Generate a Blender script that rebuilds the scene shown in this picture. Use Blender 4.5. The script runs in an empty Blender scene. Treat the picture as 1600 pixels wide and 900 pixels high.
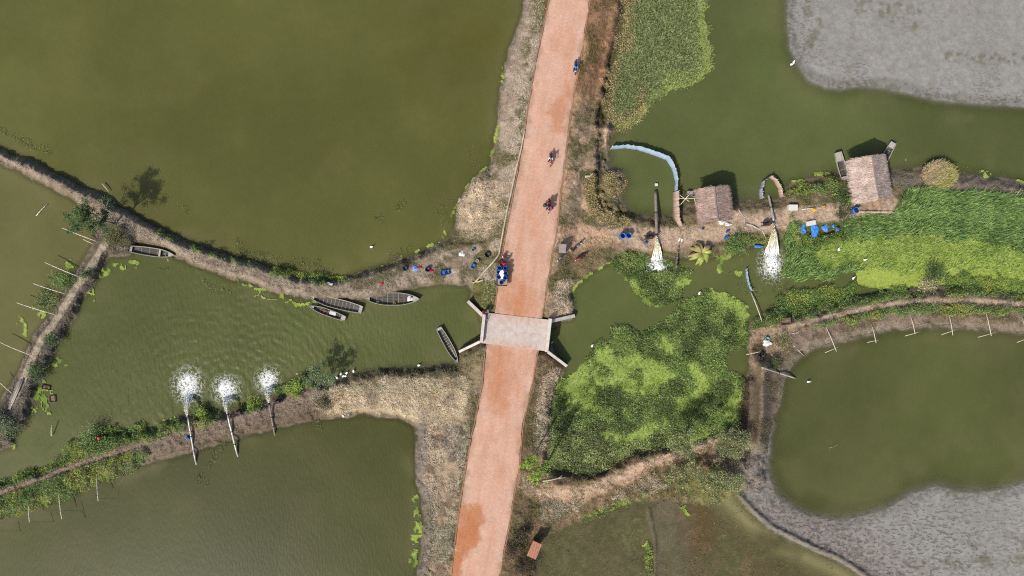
import bpy, math, random
import numpy as np
from mathutils import Vector, Matrix, noise as mnoise

# ------------------------------------------------------------------ camera, sky, sun, exposure
SC = bpy.context.scene
COL = SC.collection
S = 0.08            # metres per photograph pixel at water level
H = 86.0            # drone height above the water
cam_d = bpy.data.cameras.new('camera'); cam = bpy.data.objects.new('camera', cam_d)
cam_d.sensor_width = 36.0; cam_d.lens = 36.0 * H / 128.0
cam_d.clip_start = 1.0; cam_d.clip_end = 6000.0
cam.location = (0, 0, H); cam.rotation_euler = (0, 0, 0)
COL.objects.link(cam); SC.camera = cam

SUN_EL = math.radians(47.0)
SHX, SHY = 0.63, 0.777          # direction in which shadows fall (world)
world = bpy.data.worlds.new('World'); SC.world = world; world.use_nodes = True
_nt = world.node_tree; _nt.nodes.clear()
_o = _nt.nodes.new('ShaderNodeOutputWorld'); _b = _nt.nodes.new('ShaderNodeBackground'); _s = _nt.nodes.new('ShaderNodeTexSky')
_s.sky_type = 'NISHITA'; _s.sun_disc = False; _s.sun_elevation = SUN_EL
_s.sun_rotation = math.atan2(-SHX, -SHY); _s.air_density = 1.0; _s.dust_density = 2.5
_b.inputs['Strength'].default_value = 0.125
_nt.links.new(_s.outputs[0], _b.inputs[0]); _nt.links.new(_b.outputs[0], _o.inputs[0])
sun_d = bpy.data.lights.new('sun', 'SUN'); sun_d.energy = 3.8; sun_d.angle = math.radians(0.6); sun_d.color = (1.0, 0.95, 0.87)
sun = bpy.data.objects.new('sun', sun_d); COL.objects.link(sun)
sun.rotation_euler = Vector((SHX*math.cos(SUN_EL), SHY*math.cos(SUN_EL), -math.sin(SUN_EL))).to_track_quat('-Z', 'Y').to_euler()
sun.location = (0, 0, 150)
SC.view_settings.view_transform = 'Standard'; SC.view_settings.look = 'None'
SC.view_settings.exposure = 0.40; SC.view_settings.gamma = 1.0; SC.view_settings.use_curve_mapping = False
SC.render.engine = 'CYCLES'; SC.cycles.use_denoising = False; SC.cycles.filter_width = 1.15
SC.cycles.max_bounces = 5; SC.cycles.diffuse_bounces = 2; SC.cycles.glossy_bounces = 2; SC.cycles.transparent_max_bounces = 8

R = random.Random(11)
RNG = np.random.default_rng(5)
LIT = 1.6           # how much brighter sunlit ground shows in the picture than its albedo

def lin(rgb):
    a = np.asarray(rgb, dtype=np.float64) / 255.0
    return np.where(a <= 0.04045, a / 12.92, ((a + 0.055) / 1.055) ** 2.4)
def alb(rgb, k=1.0):
    return np.minimum(lin(rgb) / LIT * k, 0.85)
def W(px, py, z=0.0):
    k = (H - z) / H
    return Vector(((px - 800) * S * k, (450 - py) * S * k, z))
def ang(dx, dy):
    return math.atan2(-dy, dx)

# ------------------------------------------------------------------ numpy fields in map pixels
X0, X1, Y0, Y1, ST = -176.0, 1776.0, -176.0, 1076.0, 1.6
GX = np.arange(X0, X1 + 0.01, ST); GY = np.arange(Y0, Y1 + 0.01, ST)
NX, NY = len(GX), len(GY)
PX, PY = np.meshgrid(GX, GY)
CS = 4.0
CX = np.arange(X0, X1 + CS, CS); CY = np.arange(Y0, Y1 + CS, CS)
_fx = np.clip((GX - X0) / CS, 0, len(CX) - 1.001); _ix = _fx.astype(int); _wx = _fx - _ix
_fy = np.clip((GY - Y0) / CS, 0, len(CY) - 1.001); _iy = _fy.astype(int); _wy = (_fy - _iy)[:, None]
def up(a):
    b = a[:, _ix] * (1 - _wx) + a[:, _ix + 1] * _wx
    return b[_iy] * (1 - _wy) + b[_iy + 1] * _wy
_lat = {}
def vnoise(x, y, scale, seed):
    if seed not in _lat: _lat[seed] = np.random.default_rng(1000 + seed).random((257, 257))
    L = _lat[seed]
    u = x / scale + seed * 7.31; v = y / scale + seed * 3.77
    iu = np.floor(u).astype(int); iv = np.floor(v).astype(int)
    fu = u - iu; fv = v - iv; fu = fu * fu * (3 - 2 * fu); fv = fv * fv * (3 - 2 * fv)
    iu &= 255; iv &= 255
    return (L[iv, iu] * (1 - fu) + L[iv, iu + 1] * fu) * (1 - fv) + (L[iv + 1, iu] * (1 - fu) + L[iv + 1, iu + 1] * fu) * fv
def fbm(x, y, scale, seed, oct=3):
    t = 0; a = 1; n = 0
    for o in range(oct):
        t = t + a * vnoise(x, y, scale / 2 ** o, seed + o * 17); n += a; a *= 0.55
    return t / n
def _seg(pts, closed):
    p = np.array(pts, float); q = np.roll(p, -1, 0) if closed else p[1:]
    return (p if closed else p[:-1]), q
def _dist(pts, closed, x, y):
    a, b = _seg(pts, closed)
    best = np.full(x.shape, 1e9); ins = np.zeros(x.shape, bool)
    for (ax, ay), (bx, by) in zip(a, b):
        ex, ey = bx - ax, by - ay; l2 = ex * ex + ey * ey + 1e-9
        t = np.clip(((x - ax) * ex + (y - ay) * ey) / l2, 0, 1)
        d = (x - ax - t * ex) ** 2 + (y - ay - t * ey) ** 2
        best = np.minimum(best, d)
        if closed and ay != by:
            ins ^= ((ay > y) != (by > y)) & (x < ex * (y - ay) / (by - ay) + ax)
    d = np.sqrt(best)
    return np.where(ins, d, -d) if closed else d
def _coarse(pts, closed, pad=90.0, x=None, y=None):
    p = np.array(pts, float)
    ia, ib = np.searchsorted(CX, [p[:, 0].min() - pad, p[:, 0].max() + pad]); ja, jb = np.searchsorted(CY, [p[:, 1].min() - pad, p[:, 1].max() + pad])
    out = np.full((len(CY), len(CX)), -pad if closed else pad)
    if ib > ia and jb > ja:
        xx, yy = np.meshgrid(CX[ia:ib], CY[ja:jb])
        d = _dist(pts, closed, xx, yy)
        out[ja:jb, ia:ib] = np.maximum(d, -pad) if closed else np.minimum(d, pad)
    return out
def sdf(pts): return up(_coarse(pts, True))
def pdist(pts): return up(_coarse(pts, False))
def sm(d, w=1.0):
    t = np.clip(d / w + 0.5, 0, 1); return t * t * (3 - 2 * t)
def ss(a, b, x):
    t = np.clip((x - a) / (b - a), 0, 1); return t * t * (3 - 2 * t)

N3 = vnoise(PX, PY, 3.2, 1); N6 = fbm(PX, PY, 7, 2, 2); N14 = fbm(PX, PY, 16, 3, 3); N40 = fbm(PX, PY, 42, 4, 3); N120 = fbm(PX, PY, 130, 5, 3)
NB6 = fbm(PX, PY, 6, 31, 2); NB20 = fbm(PX, PY, 22, 32, 3)

# ------------------------------------------------------------------ traced outlines
ROAD_L = [(895,-176),(877,-90),(859,0),(847,57),(839,92),(832,137),(825,175),(822,200),(811,262),(800,320),(792,362),(787,390),(780,430),(775,480),(772,493)]
ROAD_R = [(955,-176),(938,-90),(921,0),(912,55),(906,100),(897,140),(891,175),(888,200),(881,262),(875,305),(870,355),(864,385),(855,442),(845,497),(844,503)]
ROAD_L2 = [(763,533),(759,550),(755,600),(742,665),(738,680),(730,725),(722,775),(715,825),(706,900),(690,985),(672,1076)]
ROAD_R2 = [(841,543),(839,553),(830,602),(818,655),(815,675),(810,737),(802,775),(794,825),(787,862),(780,900),(764,985),(746,1076)]

EMB_N = [(860,-200),(838,-90),(820,0),(812,32),(797,75),(789,105),(782,140),(779,175),(775,212),(774,228),(765,260),(742,280),(722,305),(714,325),(709,355),(698,374),
         (667,446),(730,445),(742,455),(735,470),(752,500),(862,512),(897,495),(897,450),(910,435),(930,420),(957,407),(990,396),(1030,400),(1000,345),(975,322),(967,307),(980,287),(970,268),(951,262),(950,232),
         (962,202),(944,170),(951,131),(956,100),(963,71),(971,36),(973,0),(985,-90),(1000,-200)]
EMB_S = [(716,554),(752,528),(858,540),(884,574),(868,600),(860,622),(862,660),(857,710),(857,732),(925,739),(945,734),(982,709),(1032,699),(1070,696),(1135,668),(1165,660),(1190,700),(1190,760),(1156,775),(1100,790),(1040,782),(975,787),(910,812),(885,825),(857,838),(843,860),(838,882),(837,900),(830,1000),(820,1100),
         (600,1100),(630,1000),(651,900),(652,887),(659,850),(661,815),(659,782),(651,757),(649,730),(650,702),(651,672),(642,662),(625,655),(605,650),(570,649),(530,651),(500,640),(505,600),(520,592),(540,590),(580,577),(630,575),(680,572),(710,570)]
DIKE_A = [(-200,150),(-100,188),(0,231),(50,252),(100,279),(150,302),(180,321),(215,337),(240,351),(260,363),(310,384),(360,399),(400,410),(430,421),(470,432),(520,437),(555,428),(592,417),(622,405),(665,391),(698,374),(790,370),(800,450),
          (730,445),(667,446),(630,455),(605,462),(580,467),(555,470),(520,467),(480,467),(430,457),(380,440),(362,437),(335,427),(300,414),(280,404),(262,391),(235,381),(212,378),(198,386),(180,395),(150,360),(130,330),(110,310),(75,292),(32,270),(0,255),(-100,213),(-200,175)]
DIKE_B = [(150,345),(150,365),(145,380),(135,400),(122,420),(110,442),(97,462),(85,485),(70,502),(55,520),(45,540),(35,565),(31,580),(20,596),(6,617),(-10,640),(-60,690),(-200,790),(-200,850),(-60,760),(0,703),(23,697),(23,678),(36,669),(46,656),(47,641),(51,625),(57,600),(68,590),(73,575),(82,557),(95,537),(105,515),(120,492),(132,467),(147,447),(160,422),(172,400),(205,398),(215,360),(180,335)]
DIKE_C = [(-200,820),(-100,785),(0,752),(33,743),(67,733),(93,722),(113,711),(117,700),(145,680),(175,672),(212,675),(240,672),(257,660),(295,646),(325,643),(355,643),(385,636),(412,628),(440,613),(452,597),(480,587),(500,600),(560,590),(560,645),(530,651),(492,657),(462,660),(430,670),(412,675),(380,682),(362,687),(320,700),(287,710),(250,720),(212,732),(195,740),(155,750),(100,780),(67,788),(33,798),(0,808),(-100,840),(-200,880)]
DIKE_D = [(860,360),(975,322),(995,335),(1022,339),(1047,336),(1067,326),(1095,316),(1142,312),(1182,312),(1220,310),(1230,289),(1270,277),(1300,269),(1335,274),(1400,266),(1425,262),(1450,262),(1500,270),(1550,278),(1600,282),(1700,290),(1800,295),
          (1800,352),(1700,350),(1600,348),(1520,346),(1440,344),(1370,344),(1310,352),(1260,362),(1222,372),(1195,374),(1165,390),(1130,400),(1105,406),(1060,402),(1030,402),(990,398),(957,407),(880,430)]
DIKE_E = [(1800,470),(1700,462),(1600,455),(1545,450),(1470,446),(1440,450),(1380,456),(1330,466),(1280,479),(1240,490),(1195,488),(1172,505),(1165,537),(1172,550),(1172,578),(1160,592),(1159,605),(1157,630),(1152,657),(1130,668),(1135,780),(1156,775),(1199,760),(1200,722),(1205,675),(1215,642),(1225,595),(1235,575),(1255,555),(1275,543),(1310,537),(1350,525),(1400,516),(1450,512),(1500,511),(1550,517),(1600,522),(1700,540),(1800,560)]
MUD_SE = [(1150,765),(1185,690),(1199,707),(1199,745),(1212,775),(1240,795),(1262,807),(1312,814),(1345,808),(1390,794),(1425,772),(1468,762),(1500,770),(1550,770),(1580,760),(1610,752),(1700,735),(1800,725),(1800,1100),(1480,1100),(1400,940),(1350,897),(1312,872),(1275,857),(1240,840),(1205,822),(1175,795)]
MUD_NE = [(1228,-200),(1230,-100),(1232,0),(1232,40),(1236,75),(1252,108),(1262,125),(1290,137),(1315,138),(1345,133),(1380,138),(1440,150),(1480,158),(1540,162),(1600,164),(1700,168),(1800,170),(1800,-200)]
FIELD_S = [(1040,775),(975,785),(910,810),(880,826),(850,845),(838,882),(830,1000),(820,1100),(1480,1100),(1400,945),(1350,905),(1275,868),(1205,832),(1170,800),(1150,770),(1100,770)]
BUND = [(1146,765),(1156,775),(1175,795),(1205,822),(1240,840),(1275,857),(1312,872),(1350,897),(1410,945),(1500,1100)]
BUND2 = [(1013,795),(1018,815),(1023,840),(1025,870),(1025,900),(1028,1000),(1030,1100)]
PATH_B = [(190,345),(172,368),(152,400),(135,428),(118,450),(103,475),(85,503),(68,527),(52,555),(45,575),(33,598),(18,630)]
PATH_C = [(-200,838),(-100,805),(0,770),(33,758),(80,741),(125,725),(155,715),(190,704),(230,691),(330,664),(400,644),(450,630),(500,620)]
PATH_D = [(868,372),(920,372),(960,370),(1010,374),(1060,371),(1110,366),(1150,350),(1200,345),(1260,340),(1300,334),(1340,327),(1390,324)]
PATH_E = [(1800,500),(1700,486),(1600,476),(1540,470),(1470,469),(1420,470),(1390,475),(1330,487),(1280,499),(1235,510),(1210,528),(1197,552),(1190,590),(1184,630),(1172,680)]
PATH_F = [(818,750),(835,768),(880,773),(920,766),(970,745),(1010,726),(1060,707),(1110,690)]
MARSH = [(870,605),(872,592),(892,592),(910,570),(925,545),(935,530),(952,535),(955,510),(980,507),(1000,522),(1020,510),(1040,500),(1052,485),(1060,475),(1085,460),(1110,452),(1135,460),(1160,472),(1170,485),(1166,515),(1170,530),(1165,545),(1140,548),(1131,560),(1136,576),(1152,584),(1162,592),(1160,630),(1155,659),(1137,672),(1070,699),(1032,701),(982,711),(945,736),(925,741),(865,736),(855,732),(857,700),(861,660),(864,625)]
PATCH_D = [(952,408),(980,395),(1000,402),(1040,405),(1060,415),(1082,424),(1070,445),(1062,470),(1035,480),(1020,475),(1000,462),(990,442),(967,425)]
MAT_N = [(985,-200),(973,0),(971,36),(963,71),(956,100),(951,131),(944,165),(948,190),(965,204),(989,195),(1010,175),(1022,154),(1048,143),(1072,136),(1093,124),(1109,108),(1108,71),(1103,36),(1099,0),(1090,-200)]

D = {k: sdf(v) for k, v in dict(n=EMB_N, s=EMB_S, a=DIKE_A, b=DIKE_B, c=DIKE_C, d=DIKE_D, e=DIKE_E, mse=MUD_SE, mne=MUD_NE, f=FIELD_S, marsh=MARSH, pd=PATCH_D, mat=MAT_N).items()}
road_poly = [ROAD_L + ROAD_R[::-1], ROAD_L2 + ROAD_R2[::-1]]
d_road = np.maximum(sdf(road_poly[0]), sdf(road_poly[1]))
rag = (N14 - 0.5) * 9 + (N6 - 0.5) * 3.5
def prof(d, top, w, dep=1.35, fall=24.0):
    return np.where(d > 0, top * sm(d - w / 2, w), -dep * (1 - np.exp(np.minimum(d, 0) / fall)))
rd = prof(d_road + 62, 1.95, 58)
rd = np.where(d_road > 0, 1.88, rd)
# the road bank must not spill into the channel at the bridge, so it counts only on the embankments
crest = np.exp(-np.square(pdist([(1194,575),(1191,610),(1190,650),(1187,690)]) / 10.0))
hgt = np.maximum.reduce([
    np.where(np.maximum(D['n'], D['s']) > -2, np.minimum(rd, prof(np.maximum(D['n'], D['s']) + rag * 0.4, 1.95, 18)), -9),
    prof(D['n'] + rag, 0.95, 13), prof(D['s'] + rag, 0.95, 13),
    prof(D['a'] + rag * 0.7, 1.25, 11), prof(D['b'] + rag * 0.7, 0.9, 13), prof(D['c'] + rag * 0.8, 0.95, 13),
    prof(D['d'] + rag, 0.75, 16), prof(D['e'] + rag * 0.8, 0.95, 18)])
mud_edge = (N40 - 0.5) * 26 + (N14 - 0.5) * 10
mud = np.maximum(prof(D['mse'] + mud_edge * 0.25, 0.10, 70, 1.2, 48), prof(D['mne'] + mud_edge * 0.2, 0.10, 60, 1.2, 30))
fld = prof(D['f'] + rag, 0.03, 20, 1.2, 20)
fld = fld + np.where(D['f'] > 0, (N40 - 0.52) * 0.16, 0)
strip = np.exp(-np.square((pdist(BUND) - 22) / 16)) * (D['f'] > 0)
fld = fld - 0.16 * strip - 0.045 * (D['f'] > 0)
bund = 0.42 * np.exp(-np.square(pdist(BUND) / 4.2)) + 0.22 * np.exp(-np.square(pdist(BUND2) / 2.6))
landmax = np.maximum.reduce([D[k] for k in 'nsabcde'])
BASE = np.maximum.reduce([hgt, mud, fld]) + bund + 2.3 * crest
isl = ss(-4, 6, landmax)
rough = isl * (1 - sm(d_road + 3, 6))
Z = BASE + rough * ((N14 - 0.5) * 0.30 + (N6 - 0.5) * 0.20 + (N3 - 0.5) * 0.10)
Z = Z + np.where((np.maximum(D['mse'], D['mne']) > -10), (N6 - 0.5) * 0.05 + (N3 - 0.5) * 0.03, 0)
crackbank = ss(0, 1, sm(D['mse'], 20)) * np.clip(1 - (pdist([(1175,690),(1190,740),(1200,775),(1230,805),(1280,835),(1340,870),(1420,930)]) - 15) / 45, 0, 1)
Z = Z + crackbank * (N6 - 0.5) * 0.22
Z = np.where(d_road > -1, np.minimum(Z, 1.90), Z)
# spoil heap of dug soil beside the road and the two eroded gullies
heap = np.exp(-(((PX - 748) / 30) ** 2 + ((PY - 325) / 38) ** 2))
Z = Z + heap * (0.5 + 0.5 * (NB6 - 0.5))
gul = pdist([(968,60),(960,90),(955,120),(945,150),(940,175),(938,200),(942,225),(938,260),(934,300),(945,320),(970,335)])
gully = np.exp(-np.square((gul + (N14 - 0.5) * 14 + (N6 - .5) * 8) / 5.0)) * ss(40, 80, PY)
Z = Z - gully * 0.95 * (D['n'] > 3)

def zat(px, py):
    i = min(max(int(round((px - X0) / ST)), 0), NX - 1); j = min(max(int(round((py - Y0) / ST)), 0), NY - 1)
    return float(Z[j, i])
def gz(px, py): return max(zat(px, py), 0.0)

# ------------------------------------------------------------------ mesh and material helpers
def np_mesh(name, V, quads=None, tris=None, col=None, smooth=True):
    me = bpy.data.meshes.new(name)
    V = np.asarray(V, np.float32); me.vertices.add(len(V)); me.vertices.foreach_set('co', V.ravel())
    li = []; ls = []; lt = []; n = 0
    for F, k in ((quads, 4), (tris, 3)):
        if F is None or len(F) == 0: continue
        F = np.asarray(F, np.int32); li.append(F.ravel()); m = len(F)
        ls.append(n + k * np.arange(m)); lt.append(np.full(m, k)); n += k * m
    me.loops.add(n); me.loops.foreach_set('vertex_index', np.concatenate(li).astype(np.int32))
    m = sum(len(a) for a in ls); me.polygons.add(m)
    me.polygons.foreach_set('loop_start', np.concatenate(ls).astype(np.int32)); me.polygons.foreach_set('loop_total', np.concatenate(lt).astype(np.int32))
    if smooth: me.polygons.foreach_set('use_smooth', np.ones(m, bool))
    me.update(calc_edges=True)
    if col is not None:
        for nm, c in (col.items() if isinstance(col, dict) else {'Col': col}.items()):
            c = np.asarray(c, np.float32)
            if c.shape[1] == 3: c = np.concatenate([c, np.ones((len(c), 1), np.float32)], 1)
            me.color_attributes.new(nm, 'FLOAT_COLOR', 'POINT').data.foreach_set('color', c.ravel())
    return me
def link(name, me, mat=None, parent=None, loc=None, rot=None):
    o = bpy.data.objects.new(name, me); COL.objects.link(o)
    if mat is not None and me is not None: me.materials.append(mat)
    if parent is not None: o.parent = parent
    if loc is not None: o.location = loc
    if rot is not None: o.rotation_euler = rot
    return o
def tag(o, label=None, cat=None, group=None, kind=None):
    if label: o['label'] = label
    if cat: o['category'] = cat
    if group: o['group'] = group
    if kind: o['kind'] = kind
    return o
def thing(name, label, cat, loc, rz=0.0, group=None):
    o = bpy.data.objects.new(name, None); COL.objects.link(o); o.location = loc; o.rotation_euler = (0, 0, rz)
    o.empty_display_size = 0.2
    return tag(o, label, cat, group)

class NT:
    def __init__(s, name):
        s.m = bpy.data.materials.new(name); s.m.use_nodes = True; s.t = s.m.node_tree; s.t.nodes.clear()
        s.out = s.n('ShaderNodeOutputMaterial')
    def n(s, ty, **kw):
        x = s.t.nodes.new(ty)
        for k, v in kw.items(): setattr(x, k, v)
        return x
    def l(s, a, b): s.t.links.new(a, b)
    def noise(s, vec, scale, detail=3, rough=0.55):
        x = s.n('ShaderNodeTexNoise'); x.inputs['Scale'].default_value = scale; x.inputs['Detail'].default_value = detail; x.inputs['Roughness'].default_value = rough
        if vec is not None: s.l(vec, x.inputs['Vector'])
        return x.outputs[0]
    def rng(s, v, a, b, c, d, clamp=True):
        x = s.n('ShaderNodeMapRange'); x.clamp = clamp
        for i, q in enumerate((a, b, c, d)): x.inputs[i + 1].default_value = q
        s.l(v, x.inputs[0]); return x.outputs[0]
    def math(s, op, a, b=None):
        x = s.n('ShaderNodeMath', operation=op)
        for i, q in enumerate((a, b)):
            if q is None: continue
            if isinstance(q, (int, float)): x.inputs[i].default_value = q
            else: s.l(q, x.inputs[i])
        return x.outputs[0]
    def mix(s, f, a, b, mode='MIX'):
        x = s.n('ShaderNodeMix', data_type='RGBA', blend_type=mode)
        for i, q in ((0, f), (6, a), (7, b)):
            if isinstance(q, (int, float)): x.inputs[i].default_value = q
            elif isinstance(q, (tuple, list, np.ndarray)): x.inputs[i].default_value = (*[float(w) for w in q], 1.0)
            else: s.l(q, x.inputs[i])
        return x.outputs[2]
    def scale(s, col, f):
        x = s.n('ShaderNodeVectorMath', operation='SCALE'); s.l(col, x.inputs[0]); s.l(f, x.inputs[3]) if not isinstance(f, float) else setattr(x.inputs[3], 'default_value', f); return x.outputs[0]
    def bump(s, h, strength, dist):
        x = s.n('ShaderNodeBump'); x.inputs['Strength'].default_value = strength; x.inputs['Distance'].default_value = dist; s.l(h, x.inputs['Height']); return x.outputs[0]
    def bsdf(s, col, rough=0.8, spec=0.3, normal=None, metal=0.0):
        x = s.n('ShaderNodeBsdfPrincipled'); x.inputs['Metallic'].default_value = metal
        x.inputs['Specular IOR Level'].default_value = spec
        if isinstance(rough, float): x.inputs['Roughness'].default_value = rough
        else: s.l(rough, x.inputs['Roughness'])
        if isinstance(col, (tuple, list, np.ndarray)): x.inputs['Base Color'].default_value = (*[float(w) for w in col], 1.0)
        else: s.l(col, x.inputs['Base Color'])
        if normal is not None: s.l(normal, x.inputs['Normal'])
        return x.outputs[0]
    def attr(s, name): 
        x = s.n('ShaderNodeAttribute'); x.attribute_name = name; return x
    def pos(s): return s.n('ShaderNodeNewGeometry').outputs['Position']
    def obj(s): return s.n('ShaderNodeTexCoord').outputs['Object']
    def done(s, sh): s.l(sh, s.out.inputs['Surface']); return s.m

_mats = {}
def mat(name, rgb, rough=0.7, var=0.25, scale=4.0, bump=0.15, metal=0.0, dirt=None, spec=0.3, streak=None):
    """a plain real-world surface: base colour broken up by two scales of noise, optional dirt blotches and grain"""
    if name in _mats: return _mats[name]
    t = NT(name); v = t.obj()
    if streak:
        mp = t.n('ShaderNodeMapping'); mp.inputs['Scale'].default_value = streak; t.l(v, mp.inputs['Vector']); v = mp.outputs[0]
    a = t.noise(v, scale, 4); b = t.noise(v, scale * 6, 3)
    f = t.math('ADD', t.rng(a, 0.25, 0.75, 1 - var, 1 + var), t.rng(b, 0.25, 0.75, -var * 0.6, var * 0.6))
    base = t.n('ShaderNodeRGB'); base.outputs[0].default_value = (*[float(x) for x in rgb], 1)
    c = t.scale(base.outputs[0], f)
    if dirt is not None: c = t.mix(t.rng(t.noise(v, scale * 0.7, 5), 0.48, 0.68, 0, 0.75), c, dirt)
    _mats[name] = t.done(t.bsdf(c, rough, spec, t.bump(b, bump, 0.02) if bump else None, metal))
    return _mats[name]
def foliage(name, trans=0.25, rough=0.6):
    if name in _mats: return _mats[name]
    t = NT(name); a = t.attr('Col').outputs['Color']
    c = t.scale(a, t.rng(t.noise(t.pos(), 1.3, 3), 0.3, 0.7, 0.8, 1.2))
    p = t.bsdf(c, rough, 0.15); tr = t.n('ShaderNodeBsdfTranslucent'); t.l(c, tr.inputs['Color'])
    mx = t.n('ShaderNodeMixShader'); mx.inputs[0].default_value = trans; t.l(p, mx.inputs[1]); t.l(tr.outputs[0], mx.inputs[2])
    _mats[name] = t.done(mx.outputs[0]); return _mats[name]

class MB:
    def __init__(s): s.v = []; s.f = []
    def add(s, V, F, M=None):
        n = len(s.v)
        for p in V: s.v.append(tuple(M @ Vector(p)) if M is not None else tuple(p))
        for f in F: s.f.append(tuple(i + n for i in f))
        return s
    def box(s, c, d, rz=0.0, rx=0.0, ry=0.0, taper=1.0):
        x, y, z = d[0] / 2, d[1] / 2, d[2] / 2
        V = [(-x, -y, -z), (x, -y, -z), (x, y, -z), (-x, y, -z), (-x * taper, -y * taper, z), (x * taper, -y * taper, z), (x * taper, y * taper, z), (-x * taper, y * taper, z)]
        F = [(3, 2, 1, 0), (4, 5, 6, 7), (0, 1, 5, 4), (1, 2, 6, 5), (2, 3, 7, 6), (3, 0, 4, 7)]
        return s.add(V, F, Matrix.Translation(c) @ Matrix.Rotation(rz, 4, 'Z') @ Matrix.Rotation(ry, 4, 'Y') @ Matrix.Rotation(rx, 4, 'X'))
    def tube(s, pts, r, n=6, cap=True):
        pts = [Vector(p) for p in pts]; rs = list(r) + [r[-1]] * len(pts) if isinstance(r, (list, tuple)) else [r] * len(pts)
        V = []; F = []
        for i, p in enumerate(pts):
            d = (pts[min(i + 1, len(pts) - 1)] - pts[max(i - 1, 0)])
            d = d.normalized() if d.length > 1e-9 else Vector((0, 0, 1))
            u = d.cross(Vector((0, 0, 1)));  u = u if u.length > 0.05 else d.cross(Vector((1, 0, 0)))
            u.normalize(); w = d.cross(u)
            for k in range(n):
                a = 2 * math.pi * k / n; V.append(p + (u * math.cos(a) + w * math.sin(a)) * rs[i])
        for i in range(len(pts) - 1):
            for k in range(n): F.append((i * n + k, i * n + (k + 1) % n, (i + 1) * n + (k + 1) % n, (i + 1) * n + k))
        if cap: F.append(tuple(range(n))[::-1]); F.append(tuple((len(pts) - 1) * n + k for k in range(n)))
        return s.add(V, F)
    def lathe(s, prof, n=14, c=(0, 0, 0), M=None):
        V = []; F = []
        for r, z in prof:
            for k in range(n):
                a = 2 * math.pi * k / n; V.append((c[0] + r * math.cos(a), c[1] + r * math.sin(a), c[2] + z))
        for i in range(len(prof) - 1):
            for k in range(n): F.append((i * n + k, i * n + (k + 1) % n, (i + 1) * n + (k + 1) % n, (i + 1) * n + k))
        if prof[0][0] > 1e-4: F.append(tuple(range(n))[::-1])
        if prof[-1][0] > 1e-4: F.append(tuple((len(prof) - 1) * n + k for k in range(n)))
        return s.add(V, F, M)
    def ball(s, c, r, n=10, m=6, M=None):
        r = r if isinstance(r, (tuple, list)) else (r, r, r)
        V = []; F = []
        for i in range(m + 1):
            t = math.pi * i / m
            for k in range(n):
                a = 2 * math.pi * k / n; V.append((c[0] + r[0] * math.sin(t) * math.cos(a), c[1] + r[1] * math.sin(t) * math.sin(a), c[2] - r[2] * math.cos(t)))
        for i in range(m):
            for k in range(n): F.append((i * n + k, i * n + (k + 1) % n, (i + 1) * n + (k + 1) % n, (i + 1) * n + k))
        return s.add(V, F, M)
    def torus(s, c, R_, r, axis='Y', n=18, m=6):
        V = []; F = []
        for i in range(n):
            a = 2 * math.pi * i / n
            for k in range(m):
                b = 2 * math.pi * k / m; q = R_ + r * math.cos(b); h = r * math.sin(b)
                p = (q * math.cos(a), h, q * math.sin(a)) if axis == 'Y' else (q * math.cos(a), q * math.sin(a), h)
                V.append((c[0] + p[0], c[1] + p[1], c[2] + p[2]))
        for i in range(n):
            for k in range(m): F.append((i * m + k, ((i + 1) % n) * m + k, ((i + 1) % n) * m + (k + 1) % m, i * m + (k + 1) % m))
        return s.add(V, F)
    def mesh(s, name, smooth=False):
        me = bpy.data.meshes.new(name); me.from_pydata(s.v, [], s.f); me.validate()
        if smooth: me.polygons.foreach_set('use_smooth', np.ones(len(me.polygons), bool))
        me.update(); return me
    def build(s, name, m, parent=None, smooth=False, loc=None, rot=None):
        return link(name, s.mesh(name, smooth), m, parent, loc, rot)

# ------------------------------------------------------------------ ground colours (albedo of soil, mud, litter)
COLR = np.empty(PX.shape + (3,)); COLR[:] = alb((150, 134, 116))
CRK = np.zeros(PX.shape); STRAW = np.zeros(PX.shape)
def paint(m, rgb, k=1.0):
    m = np.clip(m, 0, 1)[..., None] * k
    COLR[:] = COLR * (1 - m) + alb(rgb) * m
def blot(seedfield, lo, hi): return ss(lo, hi, seedfield)
landd = landmax + rag * 0.7
paint(blot(N40, .4, .65), (138, 122, 102)); paint(blot(N14, .5, .8), (172, 157, 140), .5)
road_near = ss(-75, -6, d_road) * np.maximum(ss(0, 8, D['n']), ss(0, 8, D['s']))
paint(ss(0, 6, D['a']) , (158, 145, 129)); paint(ss(0, 6, D['a']) * blot(N14, .48, .7), (128, 116, 102), .7)
paint(ss(4, 12, D['a']) * blot(NB20, .5, .62), (176, 162, 146), .6)
paint(ss(0, 5, D['b']), (116, 107, 96)); paint(ss(0, 5, D['b']) * blot(N14, .5, .7), (92, 84, 74), .8)
paint(sm(5.5 - pdist(PATH_B) + (N14 - .5) * 4, 3), (172, 160, 142))
# embankment north, west side: pale bare earth strip and olive verge
nw = sm(D['n'], 4) * (PX < 850) * ss(-3, 3, -d_road)
paint(nw, (172, 158, 143)); paint(nw * blot(N14, .42, .7), (150, 136, 120), .7)
paint(nw * ss(-34, -12, d_road) * blot(NB20, .38, .56), (108, 104, 70), .85)
paint(nw * ss(205, 240, PY) * blot(NB20, .42, .58), (112, 106, 74), .8)
paint(nw * heap * 1.6, (190, 168, 140)); paint(nw * heap * 1.5 * blot(NB6, .5, .75), (150, 128, 104), .8)
paint(sm(D['a'], 6) * ss(560, 640, PX) * blot(N14, .5, .75), (120, 110, 88), .6)
paint(sm(18 - pdist([(690,392),(730,385),(775,383)]), 8) * blot(N14, .4, .6), (104, 98, 66), .7)
paint(sm(24 - pdist([(762,428),(757,455),(752,480)]), 12) * blot(NB20, .35, .6), (112, 116, 62), .75)
paint(sm(14 - pdist([(560,440),(640,405),(690,380)]), 8) * blot(NB20, .4, .6), (96, 92, 66), .7)
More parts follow.
